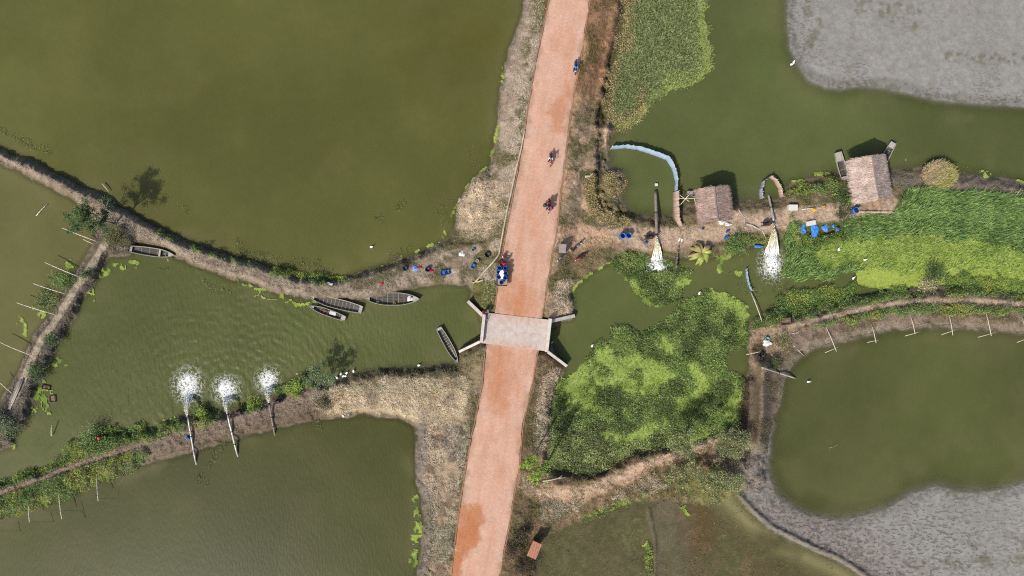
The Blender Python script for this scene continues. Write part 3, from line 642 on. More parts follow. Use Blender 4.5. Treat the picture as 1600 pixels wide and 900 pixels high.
# ------------------------------------------------------------------ vegetation
def sample(mask, dens):
    m = np.clip(mask, 0, 1).ravel(); area = (ST * S) ** 2; n = int(m.sum() * area * dens)
    if n < 1: n = 1
    i = RNG.choice(m.size, n, p=m / m.sum())
    px = PX.ravel()[i] + RNG.uniform(-ST / 2, ST / 2, n); py = PY.ravel()[i] + RNG.uniform(-ST / 2, ST / 2, n)
    z = np.maximum(Z.ravel()[i], 0.0); k = (H - z) / H
    return np.stack([(px - 800) * S * k, (450 - py) * S * k, z], -1), i
def pick(pal, n, jit=.18, k=1.0):
    P_ = np.array([alb(c) for c in pal]); c = P_[RNG.integers(0, len(P_), n)]
    c = c * .84 + c.mean(1, keepdims=True) * .16
    return np.minimum(c * k * RNG.uniform(1 - jit, 1 + jit, (n, 1)), .8)
def leaves(C, L, Wd, col, tilt=.5, up_=0.0):
    """diamond leaves, each folded a little along its midrib"""
    n = len(C); L = np.broadcast_to(L, n); Wd = np.broadcast_to(Wd, n)
    yaw = RNG.uniform(0, 2 * np.pi, n); th = RNG.normal(up_, tilt, n)
    a = np.stack([np.cos(yaw) * np.cos(th), np.sin(yaw) * np.cos(th), np.sin(th)], -1)
    b = np.stack([-np.sin(yaw), np.cos(yaw), np.zeros(n)], -1); roll = RNG.normal(0, tilt * .8, n)
    nn = np.cross(a, b); b = b * np.cos(roll)[:, None] + nn * np.sin(roll)[:, None]; nn = np.cross(a, b)
    h = (L / 2)[:, None]; w = (Wd / 2)[:, None]
    V = np.stack([C - a * h, C + b * w + nn * w * .25 + a * h * .1, C + a * h, C - b * w + nn * w * .25 + a * h * .1], 1).reshape(-1, 3)
    Q = np.arange(n * 4).reshape(n, 4)
    return V, Q, np.repeat(col, 4, 0)
def blades(C, L, Wd, col, yaw=None, lean=.6, spread=.35):
    """grass blades that bend over towards their tip"""
    n = len(C); L = np.broadcast_to(L, n)[:, None]; Wd = np.broadcast_to(Wd, n)[:, None]
    if yaw is None: yaw = RNG.uniform(0, 2 * np.pi, n)
    le = np.clip(RNG.normal(lean, spread, n), .05, 1.45)[:, None]
    d = np.stack([np.cos(yaw), np.sin(yaw)], -1); s_ = np.stack([-d[:, 1], d[:, 0], np.zeros(n)], -1) * Wd / 2
    def pt(t_, ex): return np.concatenate([d * np.sin(le * ex) * L * t_, np.cos(le * ex) * L * t_], 1)
    m_ = pt(.55, .75); e_ = m_ + pt(.45, 1.35)
    V = np.stack([C - s_, C + s_, C + m_ + s_ * .85, C + m_ - s_ * .85, C + e_], 1).reshape(-1, 3)
    b = np.arange(n)[:, None] * 5
    return V, b + np.array([0, 1, 2, 3]), b + np.array([3, 2, 4]), np.repeat(col, 5, 0)
F_LEAF = foliage('leaf', .28); F_DRY = foliage('dry_grass', .15, .8)
def put_leaves(name, parts, m=F_LEAF, label=None, kind='stuff', parent=None, loc=None):
    V = []; Q = []; C = []; o = 0
    for v, q, c in parts: V.append(v); Q.append(q + o); C.append(c); o += len(v)
    V = np.concatenate(V)
    if loc is not None: V = V - np.array(loc)
    ob = link(name, np_mesh(name, V, np.concatenate(Q), None, np.concatenate(C)), m, parent)
    return tag(ob, label, kind=kind)
def put_blades(name, parts, m=F_LEAF, label=None, kind='stuff', parent=None, loc=None):
    V = []; Q = []; T = []; C = []; o = 0
    for v, q, t_, c in parts: V.append(v); Q.append(q + o); T.append(t_ + o); C.append(c); o += len(v)
    V = np.concatenate(V)
    if loc is not None: V = V - np.array(loc)
    ob = link(name, np_mesh(name, V, np.concatenate(Q), np.concatenate(T), np.concatenate(C)), m, parent)
    return tag(ob, label, kind=kind)

water_ok = (Z < 0.10)
# --- duckweed mats lying on the water
LIME = np.maximum.reduce([sm(sdf(p) + (N14 - .5) * 26 + (N6 - .5) * 12, 17) for p in (
    [(905,575),(935,548),(960,545),(1000,555),(1040,560),(1048,590),(1020,615),(985,618),(950,600),(920,612),(890,625),(878,612),(890,600)],
    [(872,600),(905,585),(930,612),(928,640),(905,648),(880,640)],
    [(1075,572),(1090,570),(1118,590),(1105,610),(1080,640),(1050,660),(1030,672),(985,690),(945,692),(942,675),(990,668),(1030,655),(1065,625),(1090,600)],
    [(1112,452),(1140,462),(1168,480),(1166,545),(1155,545),(1150,500),(1130,485),(1112,470)],
    [(1140,590),(1158,600),(1158,640),(1145,660),(1132,665),(1135,640)], [(1072,682),(1110,678),(1112,690),(1075,696)],
    [(962,420),(985,432),(1010,455),(1035,478),(1020,478),(995,462),(978,440)], [(1058,425),(1078,425),(1068,450),(1060,455)], [(1112,400),(1138,395),(1138,415),(1122,428),(1112,418)],
    [(1030,520),(1060,540),(1050,560),(1030,545)])])
lime_r = sm(sdf([(1335,424),(1380,412),(1420,415),(1470,402),(1540,405),(1620,420),(1800,430),(1800,470),(1600,458),(1545,450),(1470,444),(1440,448),(1390,452),(1340,446)]) + (N14 - .5) * 10, 6)
lime_r2 = sm(sdf([(1270,390),(1300,372),(1360,368),(1420,365),(1500,370),(1600,385),(1600,420),(1480,415),(1400,425),(1340,418),(1300,432),(1275,420)]) + (N14 - .5) * 24, 14) * .85
edge_n = (.55 + .6 * ss(.4, .6, NB20)) * sm(6 - np.abs(D['mat'] - 6) + (N14 - .5) * 8, 5) * ((PX > 1080) | (PY > 130)) * (PX > 962)
def strip_(pts, w): return sm(w - pdist(pts) + (N14 - .5) * w * 2.4 + (N6 - .5) * w, 3)
small = np.maximum.reduce([strip_(p, w) for p, w in (
    ([(372,442),(395,450),(420,458),(445,465),(470,470),(484,474)], 8), ([(152,436),(160,425),(168,420)], 7), ([(140,455),(146,465),(148,472)], 7), ([(85,562),(92,566)], 8), ([(175,412),(190,415),(205,412),(215,414)], 4),
    ([(58,605),(70,612),(66,630),(58,637)], 11), ([(10,680),(14,692)], 7), ([(165,668),(178,672)], 5), ([(222,660),(224,672)], 5), ([(258,655),(268,652)], 5), ([(455,600),(470,592),(486,592)], 7),
    ([(650,780),(652,810),(650,840),(645,880)], 6), ([(648,790),(655,815),(655,830)], 5), ([(590,418),(615,408),(640,396),(690,375),(720,300),(760,262),(774,225),(778,190)], 2.6), ([(787,108),(782,132)], 4),
    ([(30,505),(40,518),(32,500)], 6), ([(60,478),(66,490)], 6), ([(108,415),(100,428)], 6),
    ([(890,450),(892,470),(900,440)], 4), ([(900,440),(930,418),(955,408)], 3.4), ([(890,590),(880,595)], 6),
    ([(915,805),(945,795),(965,785)], 6), ([(955,790),(972,782),(980,775)], 9), ([(1010,845),(1015,870),(1012,895)], 4), ([(1000,855),(1018,845)], 3), ([(1060,785),(1075,800)], 4),
    ([(1415,252),(1420,265)], 5), ([(1535,272),(1548,276)], 4), ([(1270,272),(1292,270)], 4), ([(1255,282),(1240,286)], 4), ([(1590,282),(1600,290)], 5), ([(1150,425),(1158,430)], 4))])
hy_m = np.maximum(sm(D['marsh'] + (N6 - .5) * 8 - 2, 4), sm(D['pd'] + (N6 - .5) * 8 - 2, 4)) * (.62 + .5 * ss(.3, .5, NB20))
floaty = ss(.50, .66, NB6) 
dw = np.maximum.reduce([hy_m, LIME * (D['marsh'] > -3) + LIME * (D['pd'] > -6) + LIME * sm(sdf([(1108,392),(1142,390),(1142,420),(1115,430)]), 4), lime_r, lime_r2 * .9, edge_n, small * (.45 + .9 * floaty)])
dwc = (dw[:-1, :-1] > .5 - .22 * (NB6[:-1, :-1] - .5)) & (np.minimum(Z[:-1, :-1], Z[1:, 1:]) < .06 + .12 * (D['f'][:-1, :-1] > -6))
zz = np.where(D['f'] > -6, np.maximum(Z + .015, .02), 0.0) + 0.02 + .05 * N3 + .03 * N6
kz2 = (H - zz) / H
q = np.stack([idx[1:, :-1], idx[1:, 1:], idx[:-1, 1:], idx[:-1, :-1]], -1)[dwc]
u = np.unique(q); rm = np.full(NX * NY, -1); rm[u] = np.arange(len(u))
cA, cB, cC = alb((152, 172, 78)), alb((118, 140, 58)), alb((176, 188, 104))
f1 = ss(.35, .65, NB20)[..., None]; f2 = ss(.5, .8, N6)[..., None] * .6
dc = cA * (1 - f1) + cB * f1; dc = dc * (1 - f2) + cC * f2
olv = (np.clip(hy_m, 0, 1) * (1 - np.clip(LIME * 1.15, 0, 1)))[..., None]; dc = dc * (1 - olv) + (alb((90, 106, 50)) * (1 - f1) + alb((66, 78, 38)) * f1) * olv
r_ = np.clip(lime_r, 0, 1)[..., None]; dc = dc * (1 - r_ * .7) + alb((170, 184, 82)) * r_ * .7
V = np.stack([(PX - 800) * S * kz2, (450 - PY) * S * kz2, zz], -1).reshape(-1, 3)[u]
t = NT('duckweed'); a = t.attr('Col').outputs['Color']; p = t.pos(); n1 = t.noise(p, 5.0, 4, .7)
M_DUCK = t.done(t.bsdf(t.scale(a, t.rng(n1, .3, .7, .72, 1.22)), .8, .15, t.bump(n1, .6, .08)))
tag(link('duckweed', np_mesh('duckweed', V, rm[q], None, dc.reshape(-1, 3)[u]), M_DUCK), 'lime green duckweed floating on the channel and pond edges', kind='stuff')

# --- water hyacinth: broad glossy leaves standing over the marsh
hy = np.maximum(sm(D['marsh'] + (N6 - .5) * 6, 5), sm(D['pd'] + (N6 - .5) * 6, 5))
hole = ss(16, 22, np.hypot(PX - 1026, (PY - 411) * 1.25)) * ss(14, 20, np.hypot(PX - 1028, PY - 392))
dens = hole * hy * np.clip(1.0 - .90 * LIME + .5 * (ss(.55, .75, NB20) - .3), .03, 1)
pts, i = sample(dens, 150)
n = len(pts); pts[:, 2] += RNG.uniform(.05, .16, n) + .38 * ss(.35, .75, N14.ravel()[i]) * RNG.uniform(.5, 1, n)
tanm = (ss(640, 700, PY) * ss(1130, 1000, PX) * .30 + .05).ravel()[i]
darkm = ss(.45, .62, NB20).ravel()[i]
col = pick([(92, 116, 50), (82, 104, 44), (112, 132, 60), (74, 94, 42)], n, .25, 2.25)
wt = (RNG.random(n) < tanm)[:, None]; col = np.where(wt, pick([(176, 168, 112), (160, 150, 92), (190, 180, 132)], n, .2, 1.5), col)
col *= (1 - .42 * darkm)[:, None]
P1 = leaves(pts, RNG.uniform(.11, .22, n), RNG.uniform(.08, .15, n), col, .42)
pts2, i2 = sample(LIME * hy * hole, 38); n2_ = len(pts2); pts2[:, 2] += RNG.uniform(.04, .12, n2_)
P2 = leaves(pts2, RNG.uniform(.10, .2, n2_), RNG.uniform(.08, .15, n2_), pick([(150, 172, 76), (126, 150, 62), (170, 186, 96)], n2_, .2, 1.3), .3)
put_leaves('water_hyacinth', [P1, P2], label='dense water hyacinth leaves covering the marsh right of the bridge')
# --- grass mat in the pond at the top, tan with dead hyacinth along the bank
mm_ = sm(D['mat'] + (N6 - .5) * 10 + (N14 - .5) * 14, 7)
tanw = ss(26, 8, D['mat'] + (NB20 - .5) * 40) * (PX < 1010)
pts, i = sample(mm_ * np.clip(1.05 - tanw, .1, 1), 150); n = len(pts)
ff_ = ss(1080, 1100, PX + (PY > 110) * 60).ravel()[i][:, None]
col = pick([(132, 142, 84), (114, 128, 72), (148, 154, 98), (100, 116, 66)], n, .2, 1.8) * (1 - ff_) + pick([(154, 166, 92), (136, 150, 80)], n, .2, 1.7) * ff_
B1 = blades(pts, RNG.uniform(.25, .6, n), .05, col, None, .75)
put_blades('floating_grass', [B1], label='green floating grass mat in the upper right pond beside the bank')
tanz = np.maximum.reduce([mm_ * tanw, sm(dead + (N6 - .5) * 8, 5), sm(lump, 5) * .7])
pts, i = sample(tanz, 300); n = len(pts); pts[:, 2] += RNG.uniform(.03, .25, n)
P1 = leaves(pts, RNG.uniform(.07, .15, n), RNG.uniform(.05, .10, n), pick([(172, 152, 96), (140, 120, 70), (120, 116, 62), (190, 172, 122), (98, 84, 50)], n, .2, 1.7), .5)
put_leaves('withered_hyacinth', [P1], F_DRY, 'tan withered hyacinth heaped along the bank east of the road')
# --- reeds on the right, combed by the wind
rdm = sm(D['reed'] + (N14 - .5) * 14, 8) * (1 - ss(.25, .6, lime_r2)) * (1 - .9 * np.clip(lime_r, 0, 1)) * (1 - sm(sdf([(1325,300),(1408,300),(1412,330),(1330,338)]), 8))
rdm *= ss(20, 26, np.hypot(PX - 1206, (PY - 400) * .7))
rdm *= 1 - sm(sdf([(1240,340),(1316,340),(1320,366),(1286,384),(1240,384)]), 6)
pts, i = sample(rdm, 150); n = len(pts)
flow = (fbm(PX, PY, 60, 81, 2).ravel()[i] - .5) * 5 + .4
col = pick([(92, 120, 54), (74, 102, 48), (112, 140, 66), (60, 88, 42), (132, 152, 80)], n, .2, 2.3)
B1 = blades(pts, RNG.uniform(.45, 1.15, n), RNG.uniform(.035, .07, n), col, flow + RNG.normal(0, .6, n), .75)
pts, i = sample(np.clip(lime_r2, 0, 1) * .9, 70); n = len(pts)
B2 = blades(pts, RNG.uniform(.2, .6, n), .06, pick([(160, 180, 80), (140, 164, 70), (120, 146, 62)], n, .2, 1.7), None, .7)
put_blades('reed_bed', [B1, B2], label='lush green reeds leaning in the wind along the right hand causeway')
# --- dry straw and verge grass
on = (Z > .12) & (d_road < -5)
sw_z = sm(D['s'], 5) * (PX < 735) * ss(655, 672, PY)
straw = np.maximum.reduce([sm(straw_c + (N14 - .5) * 26 + (N40 - .5) * 20, 14) * (.35 + .65 * ss(.38, .6, NB20)), np.clip(heap * 1.8 - .25, 0, 1) * (PX < 785), sw_z * ss(.36, .55, NB20) * ss(8, 22, D['s']), sm(sdf([(866,575),(884,585),(870,620),(860,660),(856,705),(835,700),(838,640),(848,590)]), 8) * .8, sm(sdf([(868,440),(895,440),(893,492),(866,485)]), 8) * .8,
                       sm(sdf([(848,778),(900,785),(960,768),(1020,745),(1040,760),(980,780),(920,800),(870,815),(845,810)]), 14) * ss(.4, .6, NB20), sm(D['b'], 5) * .35, nw * ss(-30, -8, d_road) * .15]) * on
straw *= ss(5, 8, pdist(PATH_B))
pts, i = sample(straw, 330); n = len(pts)
col = pick([(214, 194, 156), (196, 174, 136), (226, 208, 174), (168, 146, 112), (132, 112, 84)], n, .15, 2.0)
col = col * .72 + col.mean(1, keepdims=True) * .28; loc_ = RNG.random(n)[:, None]; col = col * (1 - loc_) + np.minimum(COLR.reshape(-1, 3)[i] * 2.1 * RNG.uniform(.75, 1.25, (n, 1)), .8) * loc_
bsel = (D['b'].ravel()[i] > 0); col[bsel] *= .55
tuft = (N6.ravel()[i]) * 20
B1 = blades(pts, RNG.uniform(.2, .5, n), RNG.uniform(.018, .03, n), col, N40.ravel()[i] * 14 + RNG.normal(0, .55, n), 1.1)
verge = np.maximum.reduce([sm(straw_c + 8, 10) * ss(632, 600, PY) * ss(.36, .58, NB20), sm(D['s'], 4) * (PX < 735) * ss(600, 585, PY) * ss(505, 520, PX) * .9, nw * ss(-36, -10, d_road) * ss(.4, .58, NB20), nw * ss(210, 250, PY) * ss(.42, .6, NB20) * (1 - np.clip(heap * 2, 0, 1)), ne * ss(.45, .62, NB20) * .6, sm(D['s'], 4) * ss(-30, -8, d_road) * ss(.36, .56, NB20), dd * ss(.42, .6, NB20) * (1 - sm(17 - pdist(PATH_D), 8)) * (D['reed'] < 0),
                       sw * ss(770, 800, PY) * ss(.4, .58, NB20), se * ss(.45, .62, NB20) * .7, ee * ss(.46, .6, NB20) * .35, sm(24 - pdist([(762,428),(757,455),(752,480)]), 12) * .6, sm(14 - pdist([(560,440),(640,405),(690,380)]), 8) * .7, sm(D['a'], 4) * ss(.62, .72, NB20) * .5]) * on
pts, i = sample(verge, 130); n = len(pts)
B2 = blades(pts, RNG.uniform(.10, .28, n), RNG.uniform(.02, .04, n), pick([(122, 120, 76), (104, 104, 62), (142, 134, 92), (96, 104, 54)], n, .2, 1.6), None, .8)
put_blades('dry_grass', [B1], F_DRY, 'straw coloured dry grass on the embankments and the spoil heap')
put_blades('verge_grass', [B2], F_DRY, 'short olive grass on the road verges and dike tops')
# --- litter: clods, dead leaves and stubble lying on all bare ground
lit = (Z > .04) * (d_road < -3) * isl * (.35 + .65 * ss(3, 10, np.minimum(np.minimum(pdist(PATH_B), pdist(PATH_D)), np.minimum(pdist(PATH_F), pdist(PATH_E))))) * (.4 + .9 * ss(.35, .65, NB20))
pts, i = sample(lit, 75); n = len(pts); pts[:, 2] += RNG.uniform(.0, .07, n)
col = np.minimum(COLR.reshape(-1, 3)[i] * RNG.choice([.6, .85, 1.05, 1.35, 1.7], n)[:, None], .7)
put_leaves('ground_litter', [leaves(pts, RNG.uniform(.06, .17, n), RNG.uniform(.04, .10, n), col, .6)], F_DRY, 'clods, dead leaves and stubble scattered over the dikes')
# --- low herbs that cover the lower-left causeway and the right-hand dike
path_c = pdist(PATH_C); path_e = pdist(PATH_E)
herb = np.maximum.reduce([
    sm(D['c'] + 4 + (N14 - .5) * 12, 6) * ss(235, 200, PX) * ss(3.5, 7, path_c) * (1 - ss(150, 220, PX) * ss(0, 1, PY - (770 - .2 * PX) + 10) * .6),
    strip_([(115,700),(150,690),(190,682),(240,675),(300,657),(330,652)], 11), strip_([(440,612),(460,605),(480,598)], 8) , strip_([(385,640),(405,636)], 5), strip_([(325,650),(345,648)], 5), strip_([(190,720),(225,712),(210,728)], 9),
    strip_([(1245,505),(1285,500),(1330,495),(1370,488),(1420,482),(1450,480)], 8) * ss(4, 7, path_e), strip_([(1440,480),(1500,485),(1560,482),(1600,488),(1700,500)], 9) * ss(4, 7, path_e),
    strip_([(1480,455),(1530,450),(1560,452),(1600,462),(1700,470)], 9) * ss(4, 7, path_e), strip_([(1240,492),(1300,478),(1350,468),(1400,462),(1440,460)], 8) * ss(4, 7, path_e),
    strip_([(1480,441),(1520,440),(1560,446),(1590,455)], 9), strip_([(1185,505),(1210,500),(1240,480),(1290,470),(1330,462)], 10) * .9,
    strip_([(430,425),(460,428),(500,436),(540,436)], 6), strip_([(250,362),(280,378),(330,396),(390,412)], 3.2), strip_([(1215,470),(1250,462),(1300,455),(1340,450)], 8) * .8,
    strip_([(1235,300),(1270,292),(1300,296),(1320,310)], 9) * .8, strip_([(1140,385),(1165,375),(1185,370)], 10) * .7, strip_([(980,398),(1000,400)], 5), strip_([(1243,350),(1250,372),(1280,376),(1318,362)], 12), strip_([(915,808),(945,797),(975,783),(1000,772)], 7) * .35, strip_([(1012,850),(1014,895)], 5) * .5])
pts, i = sample(herb, 230); n = len(pts)
clump = ss(.35, .7, N14).ravel()[i]
pts[:, 2] += RNG.uniform(.05, .35, n) + .55 * clump * RNG.uniform(.5, 1, n)
yel = ss(.5, .66, NB20).ravel()[i][:, None]
col = pick([(104, 132, 54), (84, 112, 46), (66, 92, 40), (124, 150, 70)], n, .25, 1.9) * (1 - yel) + pick([(150, 160, 58), (132, 146, 50), (108, 128, 46)], n, .25, 1.8) * yel
put_leaves('low_herbs', [leaves(pts, RNG.uniform(.09, .21, n), RNG.uniform(.05, .11, n), col, .6)], label='leafy green herbs covering the dike sides')
# shore weeds: small leafy clumps standing in shallow water
wz_ = np.maximum.reduce([strip_([(0,205),(20,213),(50,228),(75,235)], 6) * .6, strip_([(375,405),(410,408),(450,410),(490,418),(520,428)], 9) * .55, strip_([(318,440),(335,450),(360,458)], 4) * .7, strip_([(250,420),(262,420)], 4) * .7, strip_([(275,325),(290,330)], 6) * .12, strip_([(630,320),(620,325)], 5) * .5, strip_([(590,340),(600,345)], 6) * .4, strip_([(372,380),(376,395)], 5) * .6,
    strip_([(1150,430),(1165,450),(1185,460)], 9) * .22, strip_([(1225,430),(1215,450)], 12) * .4, strip_([(985,440),(1005,470),(1015,478)], 4) * .4, strip_([(355,690),(330,720),(312,748),(325,755)], 5) * .4, strip_([(310,745),(318,752)], 4), strip_([(610,400),(640,388)], 6) * .25, strip_([(690,330),(700,350),(705,310)], 8) * .12, strip_([(742,230),(735,250)], 9) * .10,
    strip_([(1505,262),(1540,272)], 4) * .35, strip_([(1080,160),(1068,98)], 3) * .2, np.clip(sm(D['f'], 10), 0, 1) * ss(.55, .7, NB20) * .16, strip_([(495,655),(500,665)], 5) * .6])
pts, i = sample(wz_, 75); n = len(pts); pts[:, 2] += RNG.uniform(.0, .18, n)
put_leaves('shore_weed', [leaves(pts, RNG.uniform(.1, .22, n), RNG.uniform(.05, .1, n), pick([(116, 122, 72), (96, 104, 62), (140, 140, 92), (82, 86, 54), (150, 160, 84)], n, .2, 1.15), .4)], label='sparse weeds breaking the pond surface near the banks')

# ------------------------------------------------------------------ trees and single plants
M_BARK = mat('bark', alb((140, 124, 106)), .9, .25, 6, .4); M_BARKP = mat('pale_bark', alb((196, 186, 172)), .85, .2, 6, .3); M_STEM = mat('green_stem', alb((120, 124, 70)), .8, .2, 5, .2)
def tree(name, label, cat, base, clumps, pal, lsize=.16, dens=260, bark=None, r0=.10, k=1.75, group=None, tilt=.6):
    """base = map pixel of the foot; clumps = (map px, py, height, radius) of each leaf mass"""
    z0 = gz(*base); root = thing(name, label, cat, W(base[0], base[1], z0), 0, group); o = root.location
    cs = [(W(a, b, c) - o, r) for a, b, c, r in clumps]
    top = sum((c for c, _ in cs), Vector()) / len(cs); fork = Vector((top.x * .35, top.y * .35, max(top.z * .42, .3)))
    mb = MB(); mb.tube([(0, 0, -.25), fork * .5 + Vector((.04, .03, 0)), fork], [r0, r0 * .82, r0 * .68], 7)
    for c, r in cs:
        mid = fork.lerp(c, .55) + Vector((R.uniform(-.15, .15), R.uniform(-.15, .15), .12)); mb.tube([fork, mid, c], [r0 * .6, r0 * .38, r0 * .14], 5)
        for _ in range(4):
            e = c + Vector((R.gauss(0, .5), R.gauss(0, .5), R.gauss(.1, .35))) * r; mb.tube([mid.lerp(c, .5), c.lerp(e, .4), e], [r0 * .26, r0 * .16, r0 * .05], 4)
    mb.build('trunk', bark or M_BARK, root, True)
    P_ = []
    for c, r in cs:
        sub = [c + Vector((R.gauss(0, .52), R.gauss(0, .52), R.gauss(0, .40))) * r for _ in range(9)]
        for s_ in sub:
            n = max(int(dens * r * r / 9), 6); rr = r * R.uniform(.28, .48)
            C = np.array(s_) + RNG.normal(0, 1, (n, 3)) * np.array([rr, rr, rr * .7]) * .6
            P_.append(leaves(C, RNG.uniform(.7, 1.4, n) * lsize, RNG.uniform(.35, .6, n) * lsize, pick(pal, n, .28, k * R.uniform(.75, 1.2)), tilt))
    ob = put_leaves('crown', P_, F_LEAF, kind=None, parent=root)
    return root
G_DARK = [(84, 108, 58), (70, 94, 50), (102, 124, 70), (60, 80, 46)]; G_YEL = [(140, 164, 50), (120, 148, 44), (160, 178, 66)]; G_GREY = [(130, 136, 84), (112, 120, 72), (148, 150, 100), (96, 106, 60)]
tree('dike_tree', 'dark green tree leaning over the pond where two dikes meet', 'tree', (181, 350), [(124, 340, 6.6, 1.3), (140, 352, 6.8, 1.1), (118, 352, 6.0, .9), (132, 328, 6.2, .8), (158, 345, 5.2, .8), (165, 330, 4.4, .6)], G_DARK, .18, 1000, r0=.14)
tree('bare_tree', 'sparse tree with pale bare twigs on the dike junction', 'tree', (166, 328), [(158, 312, 2.6, .6), (170, 312, 2.4, .5), (174, 322, 2.0, .4)], G_DARK, .16, 110, M_BARKP, .06)
tree('bank_tree', 'bushy tree with white birds beneath it on the channel bank', 'tree', (506, 604), [(489, 582, 3.2, .8), (496, 598, 2.8, .7), (508, 586, 3.0, .9), (516, 594, 2.4, .7), (485, 594, 2.6, .6), (500, 572, 2.9, .6)], [(112, 128, 84), (92, 112, 66), (72, 100, 50), (134, 144, 104)], .17, 750, r0=.08)
tree('feathery_tree', 'grey green feathery tree at the bend of the right dike', 'tree', (1128, 678), [(1132, 684, 3.6, 1.1), (1150, 680, 3.5, 1.1), (1160, 698, 3.3, 1.0), (1142, 702, 3.2, 1.0), (1126, 700, 2.9, .9), (1165, 684, 2.8, .7)], G_GREY, .17, 800, r0=.09, tilt=.8, k=2.1)
tree('feathery_tree', 'larger grey green feathery tree just above the thin mud bund', 'tree', (1108, 732), [(1120, 742, 3.7, 1.2), (1140, 748, 3.4, 1.1), (1110, 757, 3.2, 1.1), (1132, 765, 3.0, 1.1), (1150, 760, 2.7, .8), (1095, 745, 3.1, .9), (1118, 778, 2.4, .8)], G_GREY, .17, 850, r0=.09, tilt=.8, k=2.1)
tree('feathery_tree', 'thin feathery tree at the end of the dirt path by the marsh', 'tree', (1064, 690), [(1066, 690, 5.0, 1.0), (1078, 698, 5.3, 1.1), (1056, 698, 4.6, .9), (1072, 708, 4.8, 1.0)], G_GREY, .16, 620, r0=.08, tilt=.8, k=2.1)
tree('feathery_tree', 'low spreading feathery shrub tree south of the dirt path', 'tree', (1062, 728), [(1052, 735, 2.2, .9), (1070, 740, 2.4, 1.0), (1085, 732, 2.4, .9), (1045, 748, 1.6, .8), (1066, 756, 1.6, .8)], G_GREY, .16, 520, r0=.07, tilt=.8, k=2.1)
tree('slender_tree', 'slender pale trunk tree with lime crown nearest the road', 'tree', (837, 705), [(826, 720, 8.0, .55), (823, 727, 7.6, .45), (831, 724, 7.8, .45)], G_YEL, .22, 900, M_BARKP, .09)
tree('slender_tree', 'slender pale trunk tree with darker leaves nearest the marsh', 'tree', (860, 716), [(848, 734, 7.8, .5), (853, 727, 7.6, .45), (843, 738, 7.4, .45)], [(112, 140, 52), (92, 122, 46), (134, 156, 60)], .22, 900, M_BARKP, .09)
tree('slender_tree', 'slender tree with a lime crown beside the fallen log', 'tree', (846, 738), [(836, 744, 7.0, .5), (833, 752, 6.6, .5), (840, 750, 6.8, .45)], G_YEL, .22, 900, M_BARKP, .10)
def bush(name, label, px, py, r, h, pal, dens=650, cat='bush', k=1.7, ls=.15):
    z0 = gz(px, py); root = thing(name, label, cat, W(px, py, z0))
    mb = MB(); P_ = []
    for _ in range(9):
        a = R.uniform(0, 6.28); q_ = r * math.sqrt(R.random()) * .85; e = Vector((q_ * math.cos(a), q_ * math.sin(a), h * R.uniform(.45, 1.0) * (1 - .5 * (q_ / r) ** 2)))
        mb.tube([(0, 0, -.1), e * .5 + Vector((0, 0, .08)), e], [.035, .025, .01], 4)
        n = int(dens * r * r / 9) + 8; rr = r * .30
        C = np.array(e) + RNG.normal(0, 1, (n, 3)) * np.array([rr, rr, h * .16]); C[:, 2] = np.maximum(C[:, 2], .03)
        P_.append(leaves(C, RNG.uniform(.7, 1.4, n) * ls, RNG.uniform(.4, .7, n) * ls, pick(pal, n, .25, k * R.uniform(.75, 1.2)), .6))
    mb.build('stem', M_BARK, root); put_leaves('foliage', P_, F_LEAF, kind=None, parent=root); return root
G_MID = [(104, 130, 60), (86, 112, 50), (124, 148, 76)]
